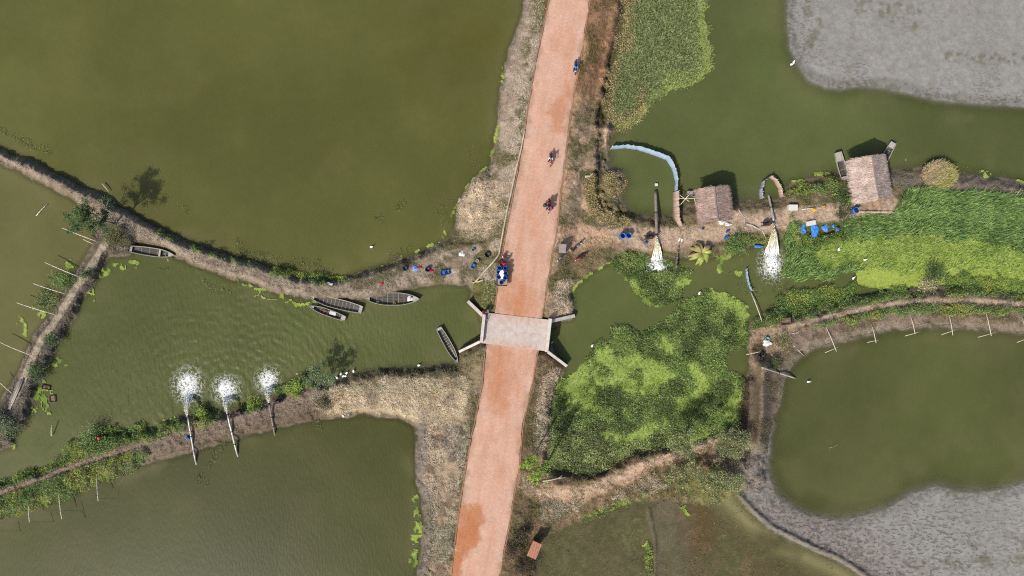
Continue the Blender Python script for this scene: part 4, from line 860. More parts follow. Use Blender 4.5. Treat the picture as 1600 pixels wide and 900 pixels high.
for a in (('grey_bush', 'large grey green bush at the bottom end of the left dike', 10, 652, 1.7, 1.6, [(112, 124, 92), (92, 108, 72), (134, 142, 110)]),
          ('grey_bush', 'grey bush below the log footbridge at the left edge', 22, 672, 1.3, 1.3, [(104, 118, 80), (84, 100, 62), (124, 136, 92)]),
          ('shore_bush', 'bright green bush on the left dike beside a bamboo pole', 103, 432, 1.4, 1.1, G_MID), ('shore_bush', 'pale green bush in the water below two bamboo poles', 76, 470, 1.3, .7, [(134, 146, 92), (112, 128, 74), (92, 110, 62)]),
          ('olive_bush', 'olive brown bush beside the bow of the grey punt', 186, 372, 1.5, 1.2, [(118, 116, 66), (100, 102, 56), (84, 92, 50)]), ('dike_bush', 'dark bush on the lower part of the left dike', 62, 580, 1.2, 1.0, G_DARK),
          ('dike_bush', 'small dark bush halfway down the left dike', 138, 428, .8, .8, G_DARK), ('dike_bush', 'dark bush by the narrow path of the left dike', 84, 532, .9, .8, G_DARK), ('thorn_bush', 'dark thorny bush on the pump causeway beside the third pipe', 505, 630, 1.0, .8, [(92, 84, 62), (76, 72, 52), (104, 108, 66)]),
          ('yellow_bush', 'yellow green bush between the second and third pump', 400, 630, .9, .8, G_YEL), ('yellow_bush', 'yellow green bush beside the first pump outlet', 316, 648, .9, .8, G_YEL), ('yellow_bush', 'bright bush right of the third pump', 462, 606, 1.0, .9, G_YEL),
          ('round_bush', 'round dark bush standing in the lime green duckweed', 1456, 427, 1.3, 1.5, G_DARK), ('brush_pile', 'pale dry brush heap on the right dike below the round bush', 1450, 447, 1.2, .9, [(190, 178, 140), (168, 156, 116), (140, 144, 86)]),
          ('thorn_bush', 'dark brown bush just above the small shed', 808, 838, 1.1, .8, [(84, 72, 56), (70, 62, 46), (100, 88, 66)]), ('thorn_bush', 'dark brown bush below the small shed', 820, 884, 1.3, .8, [(84, 70, 54), (66, 58, 42), (100, 86, 62)]), ('thorn_bush', 'low brown bush on the verge left of the shed', 800, 862, .9, .6, [(96, 80, 60), (78, 66, 48)]),
          ('dark_bush', 'dark green bush on the causeway left of the blue drum', 1318, 332, 1.0, .7, [(70, 82, 48), (56, 68, 40), (92, 98, 58)]), ('dark_bush', 'dark green bush below the grey punt near the big hut', 1316, 306, 1.2, .8, G_DARK), ('dark_bush', 'dark bush beside the wooden crate platform', 1214, 488, 1.0, 1.0, G_DARK),
          ('dark_bush', 'dark bush on the bank above the white tipped pipe', 1208, 566, .9, .7, [(96, 100, 62), (76, 84, 50)]), ('dry_bush', 'dry bush beside the pump pipe on the right dike', 1222, 530, 1.0, .7, [(128, 122, 74), (108, 108, 62), (150, 138, 96)]), ('green_bush', 'green bush on the path bank right of the banana plant', 1150, 378, 1.3, .9, G_MID),
          ('green_bush', 'leafy bush below the two blue barrels on the marsh edge', 982, 402, 1.1, .8, [(130, 144, 66), (108, 126, 54), (152, 160, 84)]), ('shore_bush', 'leafy bush with an orange ball on the lower left causeway', 152, 686, 1.5, 1.2, [(112, 138, 72), (92, 120, 58), (140, 160, 96)])):
    bush(*a)
# domed tuft of dry grass at the pond edge
root = thing('grass_clump', 'domed clump of dry tan grass at the pond edge right of the big hut', 'grass clump', W(1464, 275, gz(1464, 275)))
n = 6500; rr = 2.1 * np.sqrt(RNG.random(n)); aa = RNG.uniform(0, 2 * np.pi, n); C = np.stack([rr * np.cos(aa), rr * np.sin(aa) * .85, .75 * np.sqrt(np.clip(1 - (rr / 2.25) ** 2, 0, 1))], -1)
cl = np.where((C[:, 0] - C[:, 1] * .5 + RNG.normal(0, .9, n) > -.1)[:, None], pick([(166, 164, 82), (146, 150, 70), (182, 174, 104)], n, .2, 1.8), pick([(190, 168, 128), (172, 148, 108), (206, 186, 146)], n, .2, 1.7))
b_ = MB(); b_.lathe([(1.8, -.2), (1.6, .1), (1.2, .4), (.6, .52), (.01, .55)], 18); b_.build('root_mound', mat('dry_root', alb((136, 118, 80)), .95, .3, 5, .5), root, True)
put_blades('blades', [blades(C * RNG.uniform(.8, 1.08, (n, 1)), RNG.uniform(.3, .75, n), .035, cl, RNG.uniform(0, 6.28, n), .6)], F_DRY, kind=None, parent=root)
# banana plant
root = thing('banana_plant', 'banana plant with arching yellow green leaves beside the causeway path', 'plant', W(1092, 396, gz(1092, 396)))
MB().tube([(0, 0, -.1), (.03, .02, .6), (.06, 0, 1.4)], [.17, .14, .09], 8).build('stem', M_STEM, root, True)
M_BAN = [mat('banana_leaf', alb((156, 166, 74)), .55, .25, 3, .2, spec=.4), mat('banana_leaf_dry', alb((176, 160, 104)), .8, .25, 3, .2), mat('banana_leaf_lime', alb((186, 196, 84)), .5, .2, 3, .2, spec=.4)]
for k_ in range(17):
    a = k_ * 2.4 + R.uniform(-.25, .25); L = R.uniform(1.3, 2.1); w_ = R.uniform(.15, .23); V = []; F = []
    for i_ in range(9):
        t_ = i_ / 8; x_ = L * t_ * (1 - .12 * t_); z_ = 1.35 + .75 * math.sin(t_ * 2.4) * (.6 + .4 * (k_ % 3) / 2) - t_ * t_ * 1.25; ww = w_ * (math.sin(math.pi * min(1, t_ * 1.02)) ** .5) * (.3 if t_ < .12 else 1) + .015
        for sgn, dz in ((-1, -.07), (0, 0), (1, -.07)): V.append((x_ * math.cos(a) - sgn * ww * math.sin(a), x_ * math.sin(a) + sgn * ww * math.cos(a), z_ + dz))
    for i_ in range(8):
        for j_ in (0, 1): F.append((i_ * 3 + j_, i_ * 3 + 3 + j_, i_ * 3 + 4 + j_, i_ * 3 + 1 + j_))
    MB().add(V, F).build('leaf', M_BAN[(0, 1, 0, 2, 1)[k_ % 5]], root, True)

# ------------------------------------------------------------------ boats
M_BOAT = mat('weathered_boat_wood', alb((186, 180, 172)), .8, .22, 2.5, .3, dirt=alb((136, 130, 124)), streak=(1, 6, 6)); M_BOATD = mat('tarred_boat_wood', alb((118, 116, 118)), .7, .25, 3, .3, dirt=alb((158, 150, 144)), streak=(1, 6, 6))
M_RIB = mat('boat_rib_wood', alb((186, 178, 166)), .8, .25, 5, .2); M_BILGE = mat('shaded_bilge_mud', alb((88, 82, 70)), .6, .3, 3, .2); M_INNER = mat('shaded_hull_inside', alb((96, 92, 90)), .8, .3, 3, .3, dirt=alb((140, 134, 126)), streak=(1, 5, 5)); M_WHITE = mat('white_plastic', alb((232, 232, 230)), .45, .06, 3, .0, spec=.4)  # bilge mud and hull inside are darkened to paint in the boats' inner shadow
def boat(label, p0, p1, wpx, bow='point', stern='flat', ribs=8, dark=False, z=.0, deck=(.0, .16), hgt=.36):
    """p0 stern, p1 bow (map px at the gunwale)"""
    L = math.hypot(p1[0] - p0[0], p1[1] - p0[1]) * S; wd = wpx * S; cx, cy = (p0[0] + p1[0]) / 2, (p0[1] + p1[1]) / 2
    root = thing('wooden_boat', label, 'boat', W(cx, cy, z), ang(p1[0] - p0[0], p1[1] - p0[1]), 'wooden boats')
    def half(t_):
        s_ = .5 * wd
        e = {'flat': .72, 'point': .03, 'blunt': .45}
        a = e[stern] + (1 - e[stern]) * math.sin(min(t_ / .42, 1) * math.pi / 2) ** (.8 if stern != 'flat' else 1); b = e[bow] + (1 - e[bow]) * math.sin(min((1 - t_) / .42, 1) * math.pi / 2) ** (.8 if bow != 'flat' else 1)
        return s_ * min(a, b)
    def sheer(t_): return hgt + .16 * abs(2 * t_ - 1) ** 2.5
    n = 17; V = []; F = []
    for i_ in range(n):
        t_ = i_ / (n - 1); x_ = (t_ - .5) * L; w_ = half(t_); h_ = sheer(t_); th = min(.045, w_ * .5); fl = .02 + .22 * abs(2 * t_ - 1) ** 4
        for y_, z_ in ((w_, h_), (w_ * .78, -.1), (-w_ * .78, -.1), (-w_, h_), (-w_ + th, h_), (-(w_ - th) * .8, fl), ((w_ - th) * .8, fl), (w_ - th, h_)): V.append((x_, y_, z_))
    for i_ in range(n - 1):
        for k_ in range(8): F.append((i_ * 8 + k_, i_ * 8 + (k_ + 1) % 8, i_ * 8 + 8 + (k_ + 1) % 8, i_ * 8 + 8 + k_))
    F += [(0, 3, 2, 1), (0, 7, 4, 3), (7, 6, 5, 4)]; e_ = (n - 1) * 8; F += [(e_, e_ + 1, e_ + 2, e_ + 3), (e_ + 3, e_ + 4, e_ + 7, e_), (e_ + 4, e_ + 5, e_ + 6, e_ + 7)]
    hu = MB().add(V, F).build('hull', M_BOATD if dark else M_BOAT, root); hu.data.materials.append(M_INNER)  # second slot: inner faces with their shadow in the colour
    if len(hu.data.polygons) == len(F): hu.data.polygons.foreach_set('material_index', np.array([1 if (j_ < (n - 1) * 8 and j_ % 8 in (4, 5, 6)) else 0 for j_ in range(len(F))], np.int32))
    for sg in (-1, 1):
        pts = [((t_ - .5) * L, sg * (half(t_) + .012), sheer(t_) + .02) for t_ in [i_ / 14 for i_ in range(15)]]; MB().tube(pts, .032, 5).build('gunwale', M_RIB, root)
    for i_ in range(ribs):
        t_ = .14 + .72 * (i_ + .5) / ribs; w_ = half(t_) - .05; mb = MB(); x_ = (t_ - .5) * L
        mb.tube([(x_, w_ * .97, sheer(t_) - .02), (x_, w_ * .80, .07), (x_, -w_ * .80, .07), (x_, -w_ * .97, sheer(t_) - .02)], .028, 4); mb.build('rib', M_RIB, root)
    for y_ in (-.22, 0, .22):
        mb = MB(); mb.box((0, y_ * wd, .055), (L * .66, .20 * wd, .02)); mb.build('floor_board', M_BILGE, root)
    for t0, t1 in ((0, deck[0]), (1 - deck[1], 1)):
        if t1 - t0 < .02: continue
        m_ = 6; V = []; F = []
        for i_ in range(m_ + 1):
            t_ = t0 + (t1 - t0) * i_ / m_; w_ = max(half(t_) - .03, .01); V += [((t_ - .5) * L, w_, sheer(t_) - .03), ((t_ - .5) * L, -w_, sheer(t_) - .03), ((t_ - .5) * L, -w_, sheer(t_) - .07), ((t_ - .5) * L, w_, sheer(t_) - .07)]
        for i_ in range(m_):
            for k_ in range(4): F.append((i_ * 4 + k_, i_ * 4 + (k_ + 1) % 4, i_ * 4 + 4 + (k_ + 1) % 4, i_ * 4 + 4 + k_))
        F += [(3, 2, 1, 0), (m_ * 4, m_ * 4 + 1, m_ * 4 + 2, m_ * 4 + 3)]
        MB().add(V, F).build('end_deck', M_BOAT, root)
    return root, L, wd
rt, L_, w_ = boat('pale grey punt moored at the dike with an oar across its bow', (206, 389), (275, 399), 12.5, ribs=4, deck=(.05, .14))
MB().box((L_ * .16, 0, .33), (.22, w_ * .86, .04)).build('thwart', M_RIB, rt)
boat('long wide grey boat with many ribs moored against the curved dike', (567, 484), (486, 464), 15, ribs=10, deck=(.06, .08))
boat('narrow grey boat lashed outside the wide ribbed boat', (541, 498), (485, 478), 10, ribs=7, deck=(.12, .12), dark=True)
boat('pointed dark boat with a pale rim lying near the bridge', (573, 467), (656, 467), 19, 'point', 'point', 7, True, deck=(.07, .12), hgt=.45)
boat('slim grey boat nosing against the bridge wing wall', (686, 512), (716, 566), 11, ribs=10, deck=(.06, .08))
boat('narrow grey punt drawn up on the bank left of the big hut', (1322, 292), (1307, 239), 12, 'flat', 'blunt', 3, z=.14, deck=(.3, .25))
boat('small boat whose square end shows behind the big hut', (1368, 272), (1393, 224), 11, 'flat', 'blunt', 4, deck=(.1, .16))
boat('grey boat half hidden under the smaller hut roof', (1118, 308), (1072, 302), 9, 'blunt', 'flat', 4, deck=(.1, .2))
def oar(label, a, b, z, m=None): 
    pa, pb = W(*a, z), W(*b, z); mid = (pa + pb) / 2; root = thing('oar', label, 'oar', mid)
    MB().tube([pa - mid, pb - mid], .025, 6).build('shaft', m or M_RIB, root); MB().box(tuple((pb - mid) * .8), ((pb - pa).length * .22, .12, .02), math.atan2((pb - pa).y, (pb - pa).x)).build('blade', M_RIB, root)
oar('short pale oar laid across the bow of the grey punt', (257, 396), (263, 408), .55)

# ------------------------------------------------------------------ thatched huts
M_THAT = foliage('thatch_straw', .05, .9); M_BAMB = mat('bamboo', alb((228, 216, 192)), .6, .15, 5, .1, streak=(1, 1, 1)); M_POST = mat('hut_post_wood', alb((134, 112, 92)), .85, .25, 4, .3); M_MAT = mat('woven_mat_wall', alb((150, 128, 106)), .85, .3, 9, .4)
M_TBASE = mat('thatch_base', alb((150, 132, 122)), .95, .25, 5, .5)
def hut(label, cx, cy, Lx, Wd, rz, eave, ridge, pal, courses, grp='thatched huts'):
    """cx,cy = map pixel of the ridge centre; ridge along local x"""
    zg = .75; c = W(cx, cy, ridge); root = thing('thatched_hut', label, 'hut', (c.x, c.y, zg), rz, grp)
    he, hr = eave - zg, ridge - zg
    for sx in (-1, 0, 1):
        for sy in (-1, 1): MB().tube([(sx * Lx * .42, sy * Wd * .38, -1.2), (sx * Lx * .42, sy * Wd * .38, he + .25)], .06, 6).build('post', M_POST, root)
    MB().box((0, 0, .15), (Lx * .84, Wd * .76, .08)).build('floor', M_POST, root)
    for sy in (-1, 1): MB().box((0, sy * Wd * .385, he * .5 + .1), (Lx * .82, .04, he - .3)).build('wall', M_MAT, root)
    MB().box((-Lx * .42, 0, he * .5 + .1), (.04, Wd * .74, he - .3)).build('wall', M_MAT, root)
    for sy in (-1, 1):
        V = []; F = []; nx = 12; ny = courses * 2
        for j_ in range(ny + 1):
            t_ = j_ / ny
            for i_ in range(nx + 1):
                x_ = (i_ / nx - .5) * Lx; sag = .10 * math.sin(i_ / nx * math.pi) * (1 - t_)
                V.append((x_ + R.uniform(-.03, .03) * (i_ in (0, nx)), sy * Wd * .5 * t_ * (1.0 if j_ < ny else R.uniform(.97, 1.04)), hr - (hr - he) * t_ ** .93 - sag + (.05 if j_ % 2 else 0)))
        for j_ in range(ny):
            for i_ in range(nx):
                a = j_ * (nx + 1) + i_; f_ = (a, a + 1, a + nx + 2, a + nx + 1); F.append(f_ if sy < 0 else f_[::-1])
        slope = MB().add(V, F).build('roof_slope', M_TBASE, root)
        n = int(Lx * Wd * .5 * 420); t_ = RNG.random(n); cz = np.floor(t_ * courses) / courses + .02; t_ = np.where(RNG.random(n) < .28, cz + RNG.random(n) * .05, t_)
        x_ = RNG.uniform(-.5, .5, n) * Lx; sl = math.atan2(hr - he, Wd * .5)
        C = np.stack([x_, sy * Wd * .5 * t_, hr - (hr - he) * t_ ** .93 - .10 * np.cos(x_ / Lx * np.pi) * (1 - t_) + .06], -1)
        yaw = np.full(n, sy * np.pi / 2) + RNG.normal(0, .24, n)
        colr = pick(pal, n, .26, 1.1) * (.85 + .3 * fbm(x_ * 3, t_ * 9, 1.2, 88, 2))[:, None]
        Ln = RNG.uniform(.3, .75, n)[:, None]; d_ = np.stack([np.cos(yaw) * np.cos(sl), np.sin(yaw) * np.cos(sl), np.full(n, -np.sin(sl))], -1); s_ = np.stack([np.sin(yaw), -np.cos(yaw), np.zeros(n)], -1) * .02; lift = np.array([0, 0, 1]) * RNG.uniform(.0, .09, n)[:, None]
        Vv = np.stack([C - s_, C + s_, C + d_ * Ln + s_ * .5 + lift, C + d_ * Ln - s_ * .5 + lift], 1).reshape(-1, 3)
        th = link('thatch', np_mesh('thatch', Vv, np.arange(n * 4).reshape(n, 4), None, np.repeat(colr, 4, 0)), M_THAT, slope); th['kind'] = 'stuff'
    MB().tube([((i_ / 8 - .5) * Lx * 1.01, R.uniform(-.03, .03), hr + .06 - .10 * math.sin(i_ / 8 * math.pi)) for i_ in range(9)], .10, 6).build('ridge_cap', M_TBASE, root)
    return root
PAL_T = [(212, 186, 170), (194, 166, 150), (172, 144, 128), (226, 202, 186)]
hut('smaller brown thatched hut on the causeway beside the blue net pen', 1119, 318, 4.1, 3.5, ang(.12, 1), 2.7, 3.5, [(188, 158, 142), (170, 140, 124), (152, 122, 108), (202, 174, 158)], 11)
hut2 = hut('bigger pink tinted thatched hut at the pond edge', 1368, 277, 5.3, 4.2, ang(.17, 1), 2.7, 4.0, PAL_T, 8)
# small shed at the bottom
z_ = 3.0; c = W(835, 861, z_); root = thing('small_shed', 'small shed with a rusty tin roof beside the road at the bottom', 'shed', (c.x, c.y, .75), ang(-.42, 1))
M_TIN = mat('rusty_tin', alb((206, 146, 116)), .7, .18, 3, .1, dirt=alb((178, 116, 86)), streak=(1, 5, 1)); M_PLANK = mat('dark_plank', alb((92, 74, 60)), .85, .3, 5, .3)
for s0, s1 in (((0, .36), (1.55, .05)), ((0, -.36), (1.55, .05)), ((.76, 0), (.05, .78)), ((-.76, 0), (.05, .78))): MB().box((s0[0], s0[1], .85), (s1[0], s1[1], 2.0)).build('wall', M_PLANK, root)
for k_ in range(4):
    mb = MB(); x0 = -.98 + k_ * .49; V = []; F = []
    for i_ in range(9):
        u_ = x0 + i_ / 8 * .5; zz_ = 1.98 + .02 * math.cos(i_ * math.pi) + .006 * (k_ % 2)
        V += [(u_, -.58, zz_ - .06), (u_, .58, zz_ + .06)]
    for i_ in range(8): F.append((i_ * 2, i_ * 2 + 2, i_ * 2 + 3, i_ * 2 + 1))
    mb.add(V, F).build('roof_sheet', M_TIN, root)

# ------------------------------------------------------------------ pumps, pipes and the water they throw
M_PIPE = mat('pipe_metal', alb((206, 204, 198)), .45, .15, 3, .05, metal=.25, dirt=alb((150, 134, 118)), spec=.5); M_PIPEB = mat('pipe_brown', alb((150, 138, 124)), .7, .2, 3, .1, dirt=alb((110, 96, 82)))
M_IRON = mat('engine_iron', alb((52, 48, 50)), .6, .3, 6, .2, dirt=alb((70, 58, 54))); M_RUST = mat('rusty_iron', alb((88, 66, 60)), .8, .3, 6, .2); M_RUBBER = mat('black_rubber', alb((44, 44, 46)), .75, .2, 6, .1); M_BLUEP = mat('blue_plastic', alb((58, 120, 206)), .42, .12, 4, .05, spec=.45, dirt=alb((88, 130, 186)))
def engine(label, px, py, rz):
    z0 = gz(px, py); root = thing('pump_engine', label, 'engine', W(px, py, z0), rz, 'pump engines')
    for s_ in (-1, 1): MB().box((0, s_ * .22, .06), (1.15, .09, .11)).build('skid', M_PLANK, root)
    b = MB(); b.box((-.1, 0, .36), (.55, .36, .46), taper=.85); b.box((-.1, 0, .65), (.3, .24, .2), taper=.8); b.build('engine_block', M_IRON, root)
    MB().lathe([(.05, -.06), (.27, -.05), (.29, 0), (.27, .05), (.05, .06)], 16, M=Matrix.Translation((-.1, .30, .38)) @ Matrix.Rotation(math.pi / 2, 4, 'X')).build('flywheel', M_RUST, root)
    MB().box((.22, -.04, .72), (.24, .3, .18)).build('fuel_tank', M_RUST, root); MB().tube([(-.3, -.12, .6), (-.34, -.15, .95), (-.46, -.2, 1.0)], .035, 6).build('exhaust', M_RUST, root)
    MB().lathe([(.05, -.1), (.21, -.1), (.24, -.04), (.24, .04), (.21, .1), (.05, .1)], 14, M=Matrix.Translation((.48, 0, .3)) @ Matrix.Rotation(math.pi / 2, 4, 'X')).build('pump_casing', M_IRON, root)
def pipe(label, a, za, b, zb, r, m, joints=2):
    pa, pb = W(*a, za), W(*b, zb); root = thing('suction_pipe', label, 'pipe', pb, 0, 'pump pipes'); d = pa - pb
    pth = []
    for i_ in range(11):
        u_ = i_ / 10; ax, ay = b[0] + (a[0] - b[0]) * u_, b[1] + (a[1] - b[1]) * u_; q_ = W(ax, ay, max(zb + (za - zb) * u_, gz(ax, ay) + r + .06 if zat(ax, ay) > .1 else -9)); pth.append(q_ - pb)
    for _ in range(2): pth = [pth[0]] + [(pth[i_ - 1] + pth[i_] * 2 + pth[i_ + 1]) / 4 + Vector((0, 0, .05)) for i_ in range(1, 10)] + [pth[-1]]
    MB().tube(pth, r, 10).build('tube', m, root, True)
    for k_ in range(joints):
        q_ = pth[int(10 * (k_ + 1) / (joints + 1))]; MB().tube([q_ - d.normalized() * .06, q_ + d.normalized() * .06], r * 1.22, 10).build('collar', M_IRON, root)
    MB().tube([d - d.normalized() * .02, d + d.normalized() * .12], r * 1.3, 10).build('flange', M_IRON, root)
def _foam_mat():
    t = NT('soft_foam'); a = t.attr('Col').outputs['Color']; sp = t.n('ShaderNodeSeparateColor'); t.l(a, sp.inputs[0]); n1 = t.noise(t.pos(), 1.7, 4, .6); n2 = t.noise(t.pos(), 4.2, 4, .65)
    la = t.math('ABSOLUTE', t.math('SUBTRACT', n1, .5)); la = t.rng(la, 0, .055, 1, 0); core = t.math('MULTIPLY', t.rng(sp.outputs[0], .5, 1, 0, 1.1), t.rng(n2, .40, .58, .1, 1)); al = t.math('MAXIMUM', core, t.math('MULTIPLY', t.math('MULTIPLY', la, 1.0), sp.outputs[0]))
    al = t.rng(al, .05, .95, 0, .96); sh = t.bsdf((.78, .78, .74), .7, .2, t.bump(n2, .5, .05)); tr = t.n('ShaderNodeBsdfTransparent'); mx = t.n('ShaderNodeMixShader'); t.l(al, mx.inputs[0]); t.l(tr.outputs[0], mx.inputs[1]); t.l(sh, mx.inputs[2]); return t.done(mx.outputs[0])
M_SOFT = _foam_mat()
M_JET = mat('muddy_jet_water', alb((222, 214, 160)), .3, .2, 5, .6, spec=.5); M_FOAM = mat('white_foam', (.80, .81, .80), .6, .08, 6, .3)
def jet(label, a, za, c, rx, ry, jr=.40, n=2100):
    """a = pipe mouth, c = centre of the splash"""
    pa, pc = W(*a, za), W(*c, 0); root = thing('water_jet', label, 'water jet', pc, 0, 'water jets'); d = pa - pc; dir_ = Vector((-d.x, -d.y, 0)).normalized()
    pts = []; rs = []
    for i_ in range(9):
        t_ = i_ / 8; p_ = d.lerp(Vector((0, 0, .02)), t_ * .92); p_.z = d.z * (1 - t_ ** 1.7) + .12 * math.sin(t_ * 3.1); pts.append(p_); rs.append(.10 + jr * t_)
    side = Vector((-dir_.y, dir_.x, 0))
    for nm_, mt_, ns_ in (('stream', M_JET, 110), ('white_water', M_FOAM, 60)):
        mb = MB()
        for k_ in range(ns_):
            a1, a2 = R.uniform(-1, 1), R.uniform(-.6, .6); t0 = R.uniform(0, .35) if nm_ == 'stream' else R.uniform(.25, .75); t1 = min(1, t0 + R.uniform(.3, .65)); sp_ = []
            for i_ in range(5):
                t_ = t0 + (t1 - t0) * i_ / 4; p_ = d.lerp(Vector((0, 0, .02)), t_ * .95); p_.z = max(d.z * (1 - t_ ** 1.7) + .12 * math.sin(t_ * 3.1), .02); w_ = .07 + jr * 1.15 * t_; sp_.append(p_ + side * a1 * w_ + Vector((R.gauss(0, .03), R.gauss(0, .03), a2 * w_ * .5 + R.gauss(0, .02))))
            mb.tube(sp_, [.012, .03, .036, .028, .008], 4)
        mb.build(nm_, mt_, root, True)
    gn = 40; gu = np.linspace(-1, 1, gn); gxx, gyy = np.meshgrid(gu * rx * 1.7, gu * ry * 1.7); cx_, cy_ = gxx - dir_.x * .42 * rx, gyy - dir_.y * .42 * ry; rr_ = np.hypot(cx_ / rx, cy_ / ry); am = np.clip(np.exp(-(rr_ / .88) ** 2) * 1.1, 0, 1) * np.clip((1.65 - rr_) / .5, 0, 1); ig = np.arange(gn * gn).reshape(gn, gn)
    fo = link('foam_sheet', np_mesh('foam_sheet', np.stack([gxx, gyy, .05 + .10 * am * fbm(gxx, gyy, .4, 93, 2)], -1).reshape(-1, 3), np.stack([ig[:-1, :-1], ig[:-1, 1:], ig[1:, 1:], ig[1:, :-1]], -1).reshape(-1, 4), None, np.repeat(am.reshape(-1, 1), 3, 1)), M_SOFT, root)
    # lacy foam: flecks thicken towards the middle and gather in curls
    m = n * 9; g_ = RNG.normal(0, 1, (m, 2)); rad = np.hypot(g_[:, 0], g_[:, 1]); x_ = g_[:, 0] * rx * .48; y_ = g_[:, 1] * ry * .48
    x_ += dir_.x * rad * .18 * rx; y_ += dir_.y * rad * .18 * ry
    f_ = fbm(x_ * 10 + pc.x * 7, y_ * 10 + pc.y * 7, 3.4, 90, 3); lace = np.exp(-np.square((f_ - .5) / .03))
    keep_ = (RNG.random(m) < np.clip(np.exp(-(rad / .75) ** 2) * (.35 + .9 * ss(.42, .6, f_)) + lace * np.exp(-(rad / 1.9) ** 2) * .95, 0, 1))
    x_, y_, rad = x_[keep_][:n // 6], y_[keep_][:n // 6], rad[keep_][:n // 6]; k_ = len(x_)
    C = np.stack([x_, y_, .03 + np.abs(RNG.normal(0, .16, k_)) * np.exp(-(rad / .9) ** 2)], -1); sz = RNG.uniform(.04, .09, k_) * np.where(rad < .8, 1.2, .75)
    v, q_, _c = leaves(C, sz, sz * .8, np.ones((k_, 3)), .35)
    ob = link('foam', np_mesh('foam', v, q_), M_FOAM, root); ob['kind'] = 'stuff'
    k2 = n // 6; t_ = RNG.random(k2) ** .7; P_ = np.array([pts[min(int(q * 8.99), 8)] for q in t_]); C = P_ + RNG.normal(0, 1, (k2, 3)) * (np.array([.2, .2, .16]) * (.25 + t_)[:, None]) + np.array([0, 0, .1])
    v, q_, _c = leaves(C, RNG.uniform(.05, .12, k2), .07, np.ones((k2, 3)), .8); ob = link('spray', np_mesh('spray', v, q_), M_FOAM, root); ob['kind'] = 'stuff'
pipe('leftmost pale suction pipe running down from the pump causeway', (294, 652), 1.5, (307, 726), -.1, .11, M_PIPE)
pipe('middle pale suction pipe of the three on the pump causeway', (356, 648), 1.5, (372, 713), -.1, .12, M_PIPE)
pipe('rightmost and shortest suction pipe on the pump causeway', (421, 632), 1.5, (430, 680), -.1, .11, M_PIPEB)
pipe('thick brown suction pipe standing in the small netted pool', (1026, 366), 1.3, (1024, 299), .25, .19, M_PIPEB, 1)
pipe('shiny suction pipe inside the small horseshoe net pen', (1209, 346), 1.4, (1200, 303), -.1, .13, M_PIPE, 1)
pipe('white tipped suction pipe reaching into the right hand pond', (1190, 574), 1.5, (1243, 591), .1, .10, M_PIPE, 1)
jet('leftmost foaming jet on the left channel', (293, 650), 1.5, (296, 614), 1.95, 2.3)
jet('middle foaming jet of the three on the left channel', (355, 645), 1.5, (356, 617), 1.8, 1.8)
jet('rightmost foaming jet of the three, near the bank tree', (420, 628), 1.5, (421, 602), 1.6, 1.6)
jet('white jet pouring onto the hyacinth below the brown pipe', (1026, 371), 1.2, (1026, 411), 1.5, 1.05, .62, 2600)
jet('white jet pouring into the right channel beside the blue tarps', (1209, 354), 1.2, (1205, 403), 1.7, 2.1, .8, 3200)
engine('dark pump engine beside the leftmost causeway pipe', 309, 656, .2); engine('dark pump engine beside the middle causeway pipe', 375, 643, .2); engine('dark pump engine at the rightmost causeway pipe', 435, 627, .3)
engine('black pump engine left of the thick brown pipe', 1013, 371, .1); engine('black pump engine at the shiny pipe by the horseshoe pen', 1196, 350, .1); engine('rusty pump engine on the right dike near the white tarp', 1188, 558, 1.3)

# ------------------------------------------------------------------ people
M_SKIN = mat('skin', alb((150, 104, 80)), .6, .08, 8, 0); M_HAIR = mat('black_hair', alb((38, 34, 34)), .6, .2, 20, .1); M_SHOE = mat('sandal', alb((70, 60, 54)), .7, .1, 8, 0); M_EYE = mat('eye', (.03, .03, .03), .3, .05, 8, 0)
def cloth(name, rgb): return mat(name, alb(rgb), .85, .14, 9, .2)
POSE = {
 'ride': dict(pel=(0, 0, .12), che=(.09, 0, .50), nec=(.12, 0, .64), hea=(.16, 0, .79), sho=(.09, .185, .56), elb=(.24, .27, .36), han=(.46, .29, .33), kne=(.36, .17, .06), ank=(.24, .18, -.40), toe=(.42, .19, -.46)),
 'sit': dict(pel=(0, 0, .10), che=(.03, 0, .46), nec=(.05, 0, .62), hea=(.09, 0, .77), sho=(.03, .185, .53), elb=(.08, .25, .27), han=(.30, .15, .18), kne=(.42, .13, .10), ank=(.44, .13, -.34), toe=(.60, .15, -.40)),
 'stand': dict(pel=(0, 0, .95), che=(.02, 0, 1.30), nec=(.02, 0, 1.47), hea=(.05, 0, 1.62), sho=(.02, .19, 1.40), elb=(.05, .27, 1.12), han=(.24, .20, .98), kne=(.04, .11, .50), ank=(0, .12, .07), toe=(.18, .14, .03)),
 'squat': dict(pel=(-.10, 0, .26), che=(.08, 0, .58), nec=(.14, 0, .72), hea=(.21, 0, .85), sho=(.10, .185, .64), elb=(.30, .24, .46), han=(.50, .12, .34), kne=(.28, .20, .50), ank=(0, .17, .07), toe=(.18, .2, .03))}
